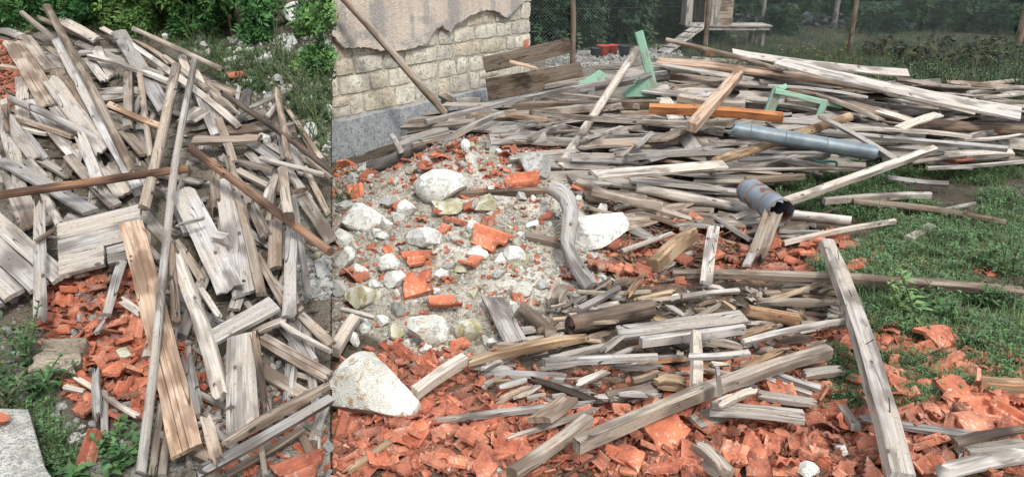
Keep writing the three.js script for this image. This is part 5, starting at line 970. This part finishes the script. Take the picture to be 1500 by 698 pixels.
weed(1347, 474, .5, 1, 460, { leaf: .085, w: .45, spread: .02, lean: -.5, cols: [[.16, .26, .09], [.22, .33, .12]], dens: 30, flower: true, label: 'tall pale green weed with flower spike right of the leaning plank' });
weed(1320, 468, .2, 3, 466, { leaf: .06, w: .45, spread: .5, cols: [[.12, .2, .06], [.17, .26, .09]], dens: 24, flower: true, label: 'pale green weed leaning left beside the flower spike' });
weed(1385, 470, .16, 6, 461, { leaf: .05, w: .5, spread: .9, cols: lush, dens: 14, wide: .12, label: 'leafy weed in front of the long level beam' });
weed(1478, 430, .42, 6, 462, { leaf: .05, w: .45, spread: .5, cols: olive, dens: 28, wide: .12, label: 'bushy weed over the long level beam at the right edge' });
weed(1440, 455, .2, 6, 463, { leaf: .05, w: .5, spread: .8, cols: lush, dens: 16, wide: .1, label: 'low leafy weed left of the bushy one at the right edge' });
weed(1330, 545, .18, 7, 464, { leaf: .03, w: .4, spread: .8, cols: olive, dens: 26, wide: .14, label: 'small leafed weed among tiles right of the leaning plank' });
weed(1225, 585, .11, 7, 465, { leaf: .026, w: .45, spread: .9, cols: lush, dens: 20, wide: .12, label: 'small green weed between the tiles left of the leaning plank' });
weed(1285, 255, .18, 6, 467, { leaf: .03, w: .4, spread: .5, cols: olive, dens: 26, wide: .14, label: 'weed growing through the long pale timber' });
weed(1195, 275, .2, 5, 468, { leaf: .03, w: .4, spread: .5, cols: olive, dens: 24, wide: .1, label: 'weed growing behind the rusty cylinder' });
weed(1365, 375, .08, 5, 469, { leaf: .09, w: .6, spread: 1, cols: lush, dens: 5, wide: .08, label: 'broad leaved plant above the long level beam' });
weed(507, 292, .1, 6, 470, { leaf: .03, w: .45, spread: .7, cols: lush, dens: 18, wide: .12, left: false, label: 'small green weed at the foot of the house wall' });
weed(1455, 395, .24, 6, 471, { leaf: .05, w: .4, spread: .6, cols: lush, dens: 22, wide: .16, label: 'tangled green weed right of the broad leaved plant' });
weed(1400, 515, .14, 6, 472, { leaf: .03, w: .4, spread: .9, cols: olive, dens: 20, wide: .16, label: 'low weed left of the red tile at the grass edge' });
weed(1275, 490, .14, 6, 473, { leaf: .03, w: .4, spread: .8, cols: olive, dens: 20, wide: .16, label: 'low weed touching the right side of the leaning plank' });
// grass
function tuftGeo(seed, n, L, W, cols, splay = .5, droop = .45) { const r = rng(seed), lv = new Leaves(); for (let i = 0; i < n; i++) { const a = r() * 6.28, d = V(Math.cos(a) * splay * (.3 + r()), 1, Math.sin(a) * splay * (.3 + r())).normalize(); lv.blade(V((r() - .5) * L * .5, -.01, (r() - .5) * L * .5), d, L * (.5 + .6 * r()), W, green(r, ...cols), droop * (.3 + r())); } return lv.geo(); }
const grassCols = [[.065, .125, .04], [.14, .225, .08]], dryCols = [[.11, .115, .05], [.2, .18, .09]];
function grass(label, n, seed, pick, geos, size) {
  const r = rng(seed), M = new THREE.Matrix4(), lists = geos.map(() => []), c = new THREE.Color();
  for (let i = 0; i < n; i++) { const p = pick(r); if (!p) continue; const s = lerp(size[0], size[1], r()); lists[i % geos.length].push(M.clone().compose(p, new THREE.Quaternion().setFromAxisAngle(V(0, 1, 0), r() * 6.28), V(s, s * (.7 + .6 * r()), s))); }
  geos.forEach((g, k) => { if (!lists[k].length) return; const im = new THREE.InstancedMesh(g, leafMat, lists[k].length); lists[k].forEach((m, i) => { im.setMatrixAt(i, m); const b = .7 + .5 * r(); im.setColorAt(i, c.setRGB(b, b, b * .95)); }); stuff(im, 'grass', label, 'grass'); });
}
function herbGeo(seed, n, h, leaf, cols) { const r = rng(seed), lv = new Leaves(); for (let i = 0; i < n; i++) { const a = r() * 6.28, d = V(Math.cos(a) * (.2 + r()), 1, Math.sin(a) * (.2 + r())).normalize(), b = V((r() - .5) * h * .6, 0, (r() - .5) * h * .6), col = green(r, ...cols), hh = h * (.5 + .6 * r()); lv.blade(b, d, hh, .0035, col, .15); for (let k = 0; k < 9; k++) { const q = rdir(r); q.y = Math.abs(q.y) * .6; lv.leaf(b.clone().addScaledVector(d, hh * (.2 + .8 * k / 9)), q.normalize(), V(0, 1, .01), leaf * (.6 + .7 * r()), leaf * .4, col.map(x => x * (.85 + .3 * r())), .15); } } return lv.geo(); }
const nearT = [herbGeo(11, 4, .1, .026, [[.05, .11, .035], [.11, .19, .075]]), tuftGeo(1, 14, .13, .003, grassCols, .8), tuftGeo(2, 14, .16, .0028, grassCols, .9), tuftGeo(3, 9, .11, .008, lush, .8, .2), tuftGeo(4, 8, .17, .003, dryCols, .5), tuftGeo(8, 13, .2, .0025, [[.07, .12, .045], [.14, .2, .09]], .6)];
const G1 = [[1110, 245], [1230, 244], [1330, 248], [1500, 228], [1500, 500], [1440, 520], [1330, 490], [1260, 470], [1250, 420], [1170, 400], [1250, 370], [1300, 335], [1180, 310], [1120, 285]], G2 = [[1200, 520], [1300, 470], [1500, 500], [1500, 570], [1330, 600], [1210, 610]];
const patchy = (p, th, f = 2.5) => p && fbm(p.x * f + 3, p.z * f, 61, 3) > th ? p : null;
grass('green grass growing over the rubble at the right', 8000, 41, r => patchy(sampleIn(G1, r, false), .33), nearT, [.4, 1.15]);
grass('green grass tufts among the tiles at the lower right', 1700, 42, r => patchy(sampleIn(G2, r, false), .45), nearT, [.4, .9]);
grass('green grass on the bank by the foundation corner', 210, 43, r => sampleIn([[30, 590], [75, 590], [100, 640], [120, 698], [72, 698], [50, 640]], r, true), nearT, [.35, .8]);
grass('grass and low herbs on the stony bank', 1900, 44, r => patchy(sampleIn([[240, 60], [340, 60], [484, 90], [484, 235], [400, 160], [330, 125]], r, true), .36, 4), nearT.slice(0, 5), [.25, .7]);
grass('grass along the top of the bank', 700, 46, r => sampleIn([[0, 30], [300, 30], [330, 70], [250, 60], [120, 45], [0, 50]], r, true), nearT.slice(0, 5), [.4, .9]);
grass('sparse grass over the tile pieces at the right', 500, 50, r => patchy(sampleIn([[1300, 360], [1480, 350], [1490, 470], [1290, 470]], r, false), .4), nearT, [.3, .7]);
grass('grass going on to the right of the rubble', 2600, 51, r => { const x = lerp(3, 9, r()), d = lerp(1.8, 9.5, r()), p = V(x, groundH(x, -d), -d); return toPhoto(p)[0] > 1495 ? patchy(p, .4) : null; }, nearT, [.4, 1.1]);
grass('small grass tufts at the house foot', 60, 47, r => sampleIn([[490, 245], [540, 250], [530, 285], [490, 295]], r, false), nearT, [.3, .6]);
const farT = [herbGeo(13, 7, .4, .05, [[.035, .07, .025], [.07, .12, .045]]), tuftGeo(5, 16, .32, .012, [[.028, .065, .022], [.06, .115, .042]], .5), tuftGeo(6, 16, .42, .01, [[.032, .058, .028], [.07, .1, .046]], .35, .25), tuftGeo(7, 12, .38, .008, dryCols, .3, .2)];
const farPick = (x0, x1, d0, d1, bare) => r => { const x = lerp(x0, x1, r()), d = lerp(d0, d1, r() * r() * .6 + .4 * r()); if (bare && d < 15.5 && x < 3.4) return null; return V(x, groundH(x, -d), -d); };
grass('dark green field grass beyond the timber pile', 12000, 48, farPick(-1, 17, 9.5, 24, true), farT, [.22, .62]);
grass('taller weeds and grass behind the right end of the pile', 1600, 49, farPick(4.6, 12, 9.6, 13.5, false), farT, [.6, 1.15]);
{ // little yellow flowers in the field
  const r = rng(52), lv = new Leaves(); for (let i = 0; i < 90; i++) { const x = lerp(4, 11, r()), d = lerp(10.5, 14, r()), b = V(x, .28 + r() * .25, -d); for (let k = 0; k < 5; k++) lv.leaf(b, V(Math.cos(k * 1.257), .25, Math.sin(k * 1.257)).normalize(), V(0, 1, 0), .022, .016, [.55, .42, .04]); lv.blade(V(x, 0, -d), V(0, 1, .001), b.y, .006, [.06, .09, .03], 0); }
  stuff(new THREE.Mesh(lv.geo(), leafMat), 'yellow_flowers', 'tiny yellow flowers in the field grass', 'flowers');
}
[[1335, 104, .34, 'small dark brushy plant behind the bleached plank'], [1372, 100, .42, 'dark brushy plant in the middle of the field edge'], [1425, 104, .36, 'brushy plant behind the far right poles'], [1470, 98, .42, 'brushy plant at the right edge behind the pile'], [1290, 84, .3, 'low brushy plant right of the middle fence post']].forEach(([px, py, h, label], i) => { const p = hit(px, py, 0, true); bush(p.x, 0, p.z, h * 1.3, h * 1.25, h, 230, .045, 330 + i, [[.03, .04, .022], [.06, .07, .036]], null, 'brushy_plant', label, 'brush behind the pile', true); });
{ // shrubs beyond the fence: three made, the rest copies
  const S = (x, d, k, i, label, sx = 1) => { if (!S.proto[k]) { S.proto[k] = bush(0, 0, 0, 1.7, 2.1, 1.3, 3400, .12, 310 + k, deepG, null, 'dense_shrub', label, 'shrubs beyond the fence', true); } const o = S.used[k] ? S.proto[k].clone() : S.proto[k]; if (S.used[k]) { o.name = numbered('dense_shrub'); o.userData = { ...o.userData, label }; scene.add(o); } S.used[k] = true; o.position.set(x, -.05, -d); o.rotation.y = i * 1.7; o.scale.set(sx, sx < .5 ? .35 : 1, sx); };
  S.proto = []; S.used = [];
  [[.2, 16.4, 'dark shrub closest to the house corner beyond the fence'], [1.9, 17, 'dark shrub behind the flower pots'], [3.4, 18.5, 'dark shrub left of the coop ramp'], [-.6, 18.5, 'dark shrub hidden deepest behind the house corner'], [2.8, 20.5, 'second row shrub behind the flower pots'], [5.3, 24, 'dark shrub behind the coop'], [7.6, 25, 'dark shrub right of the coop beyond the stone bank'], [9.8, 25, 'dark shrub above the middle fence span'], [12, 25.5, 'dark shrub above the right fence span'], [14.4, 25, 'dark shrub left of the thick right post'], [16.8, 25, 'dark shrub at the right edge beyond the fence'], [11, 20.5, 'nearer low shrub inside the right fence span'], [13.6, 21.5, 'nearer low shrub beside the thick right post'], [8.6, 22.6, 'dark shrub right behind the stone bank near the middle post'], [6.4, 22.8, 'dark shrub behind the stone bank beside the coop table'], [15.6, 22, 'nearer shrub at the right edge of the field'], [6.6, 19.2, 'low shrub just right of the coop table'], [9.2, 19.6, 'low shrub right of the middle fence post'], [12.2, 19.4, 'low shrub in the middle of the right fence span']].forEach(([x, d, label], i) => S(x, d, i % 3, i, label, i > 15 ? .45 : i > 10 ? .7 : 1.05));
  const r = rng(55), M = new THREE.Matrix4(), im = new THREE.InstancedMesh(smallRocks[2], rockMat.dark, 420); for (let i = 0; i < 420; i++) { const x = lerp(3.4, 17, r()), d = lerp(19.8, 22, r()), s = .04 + r() * .12; im.setMatrixAt(i, M.compose(V(x, .1 + r() * .38 * (1 - Math.abs(d - 20.9) / 1.4), -d), tilt(r, 3), V(s, s * .8, s)).clone()); } stuff(im, 'dark_rubble_bank', 'low bank of dark broken stones beyond the fence', 'stone bank');
}

renderer.render(scene, camera);
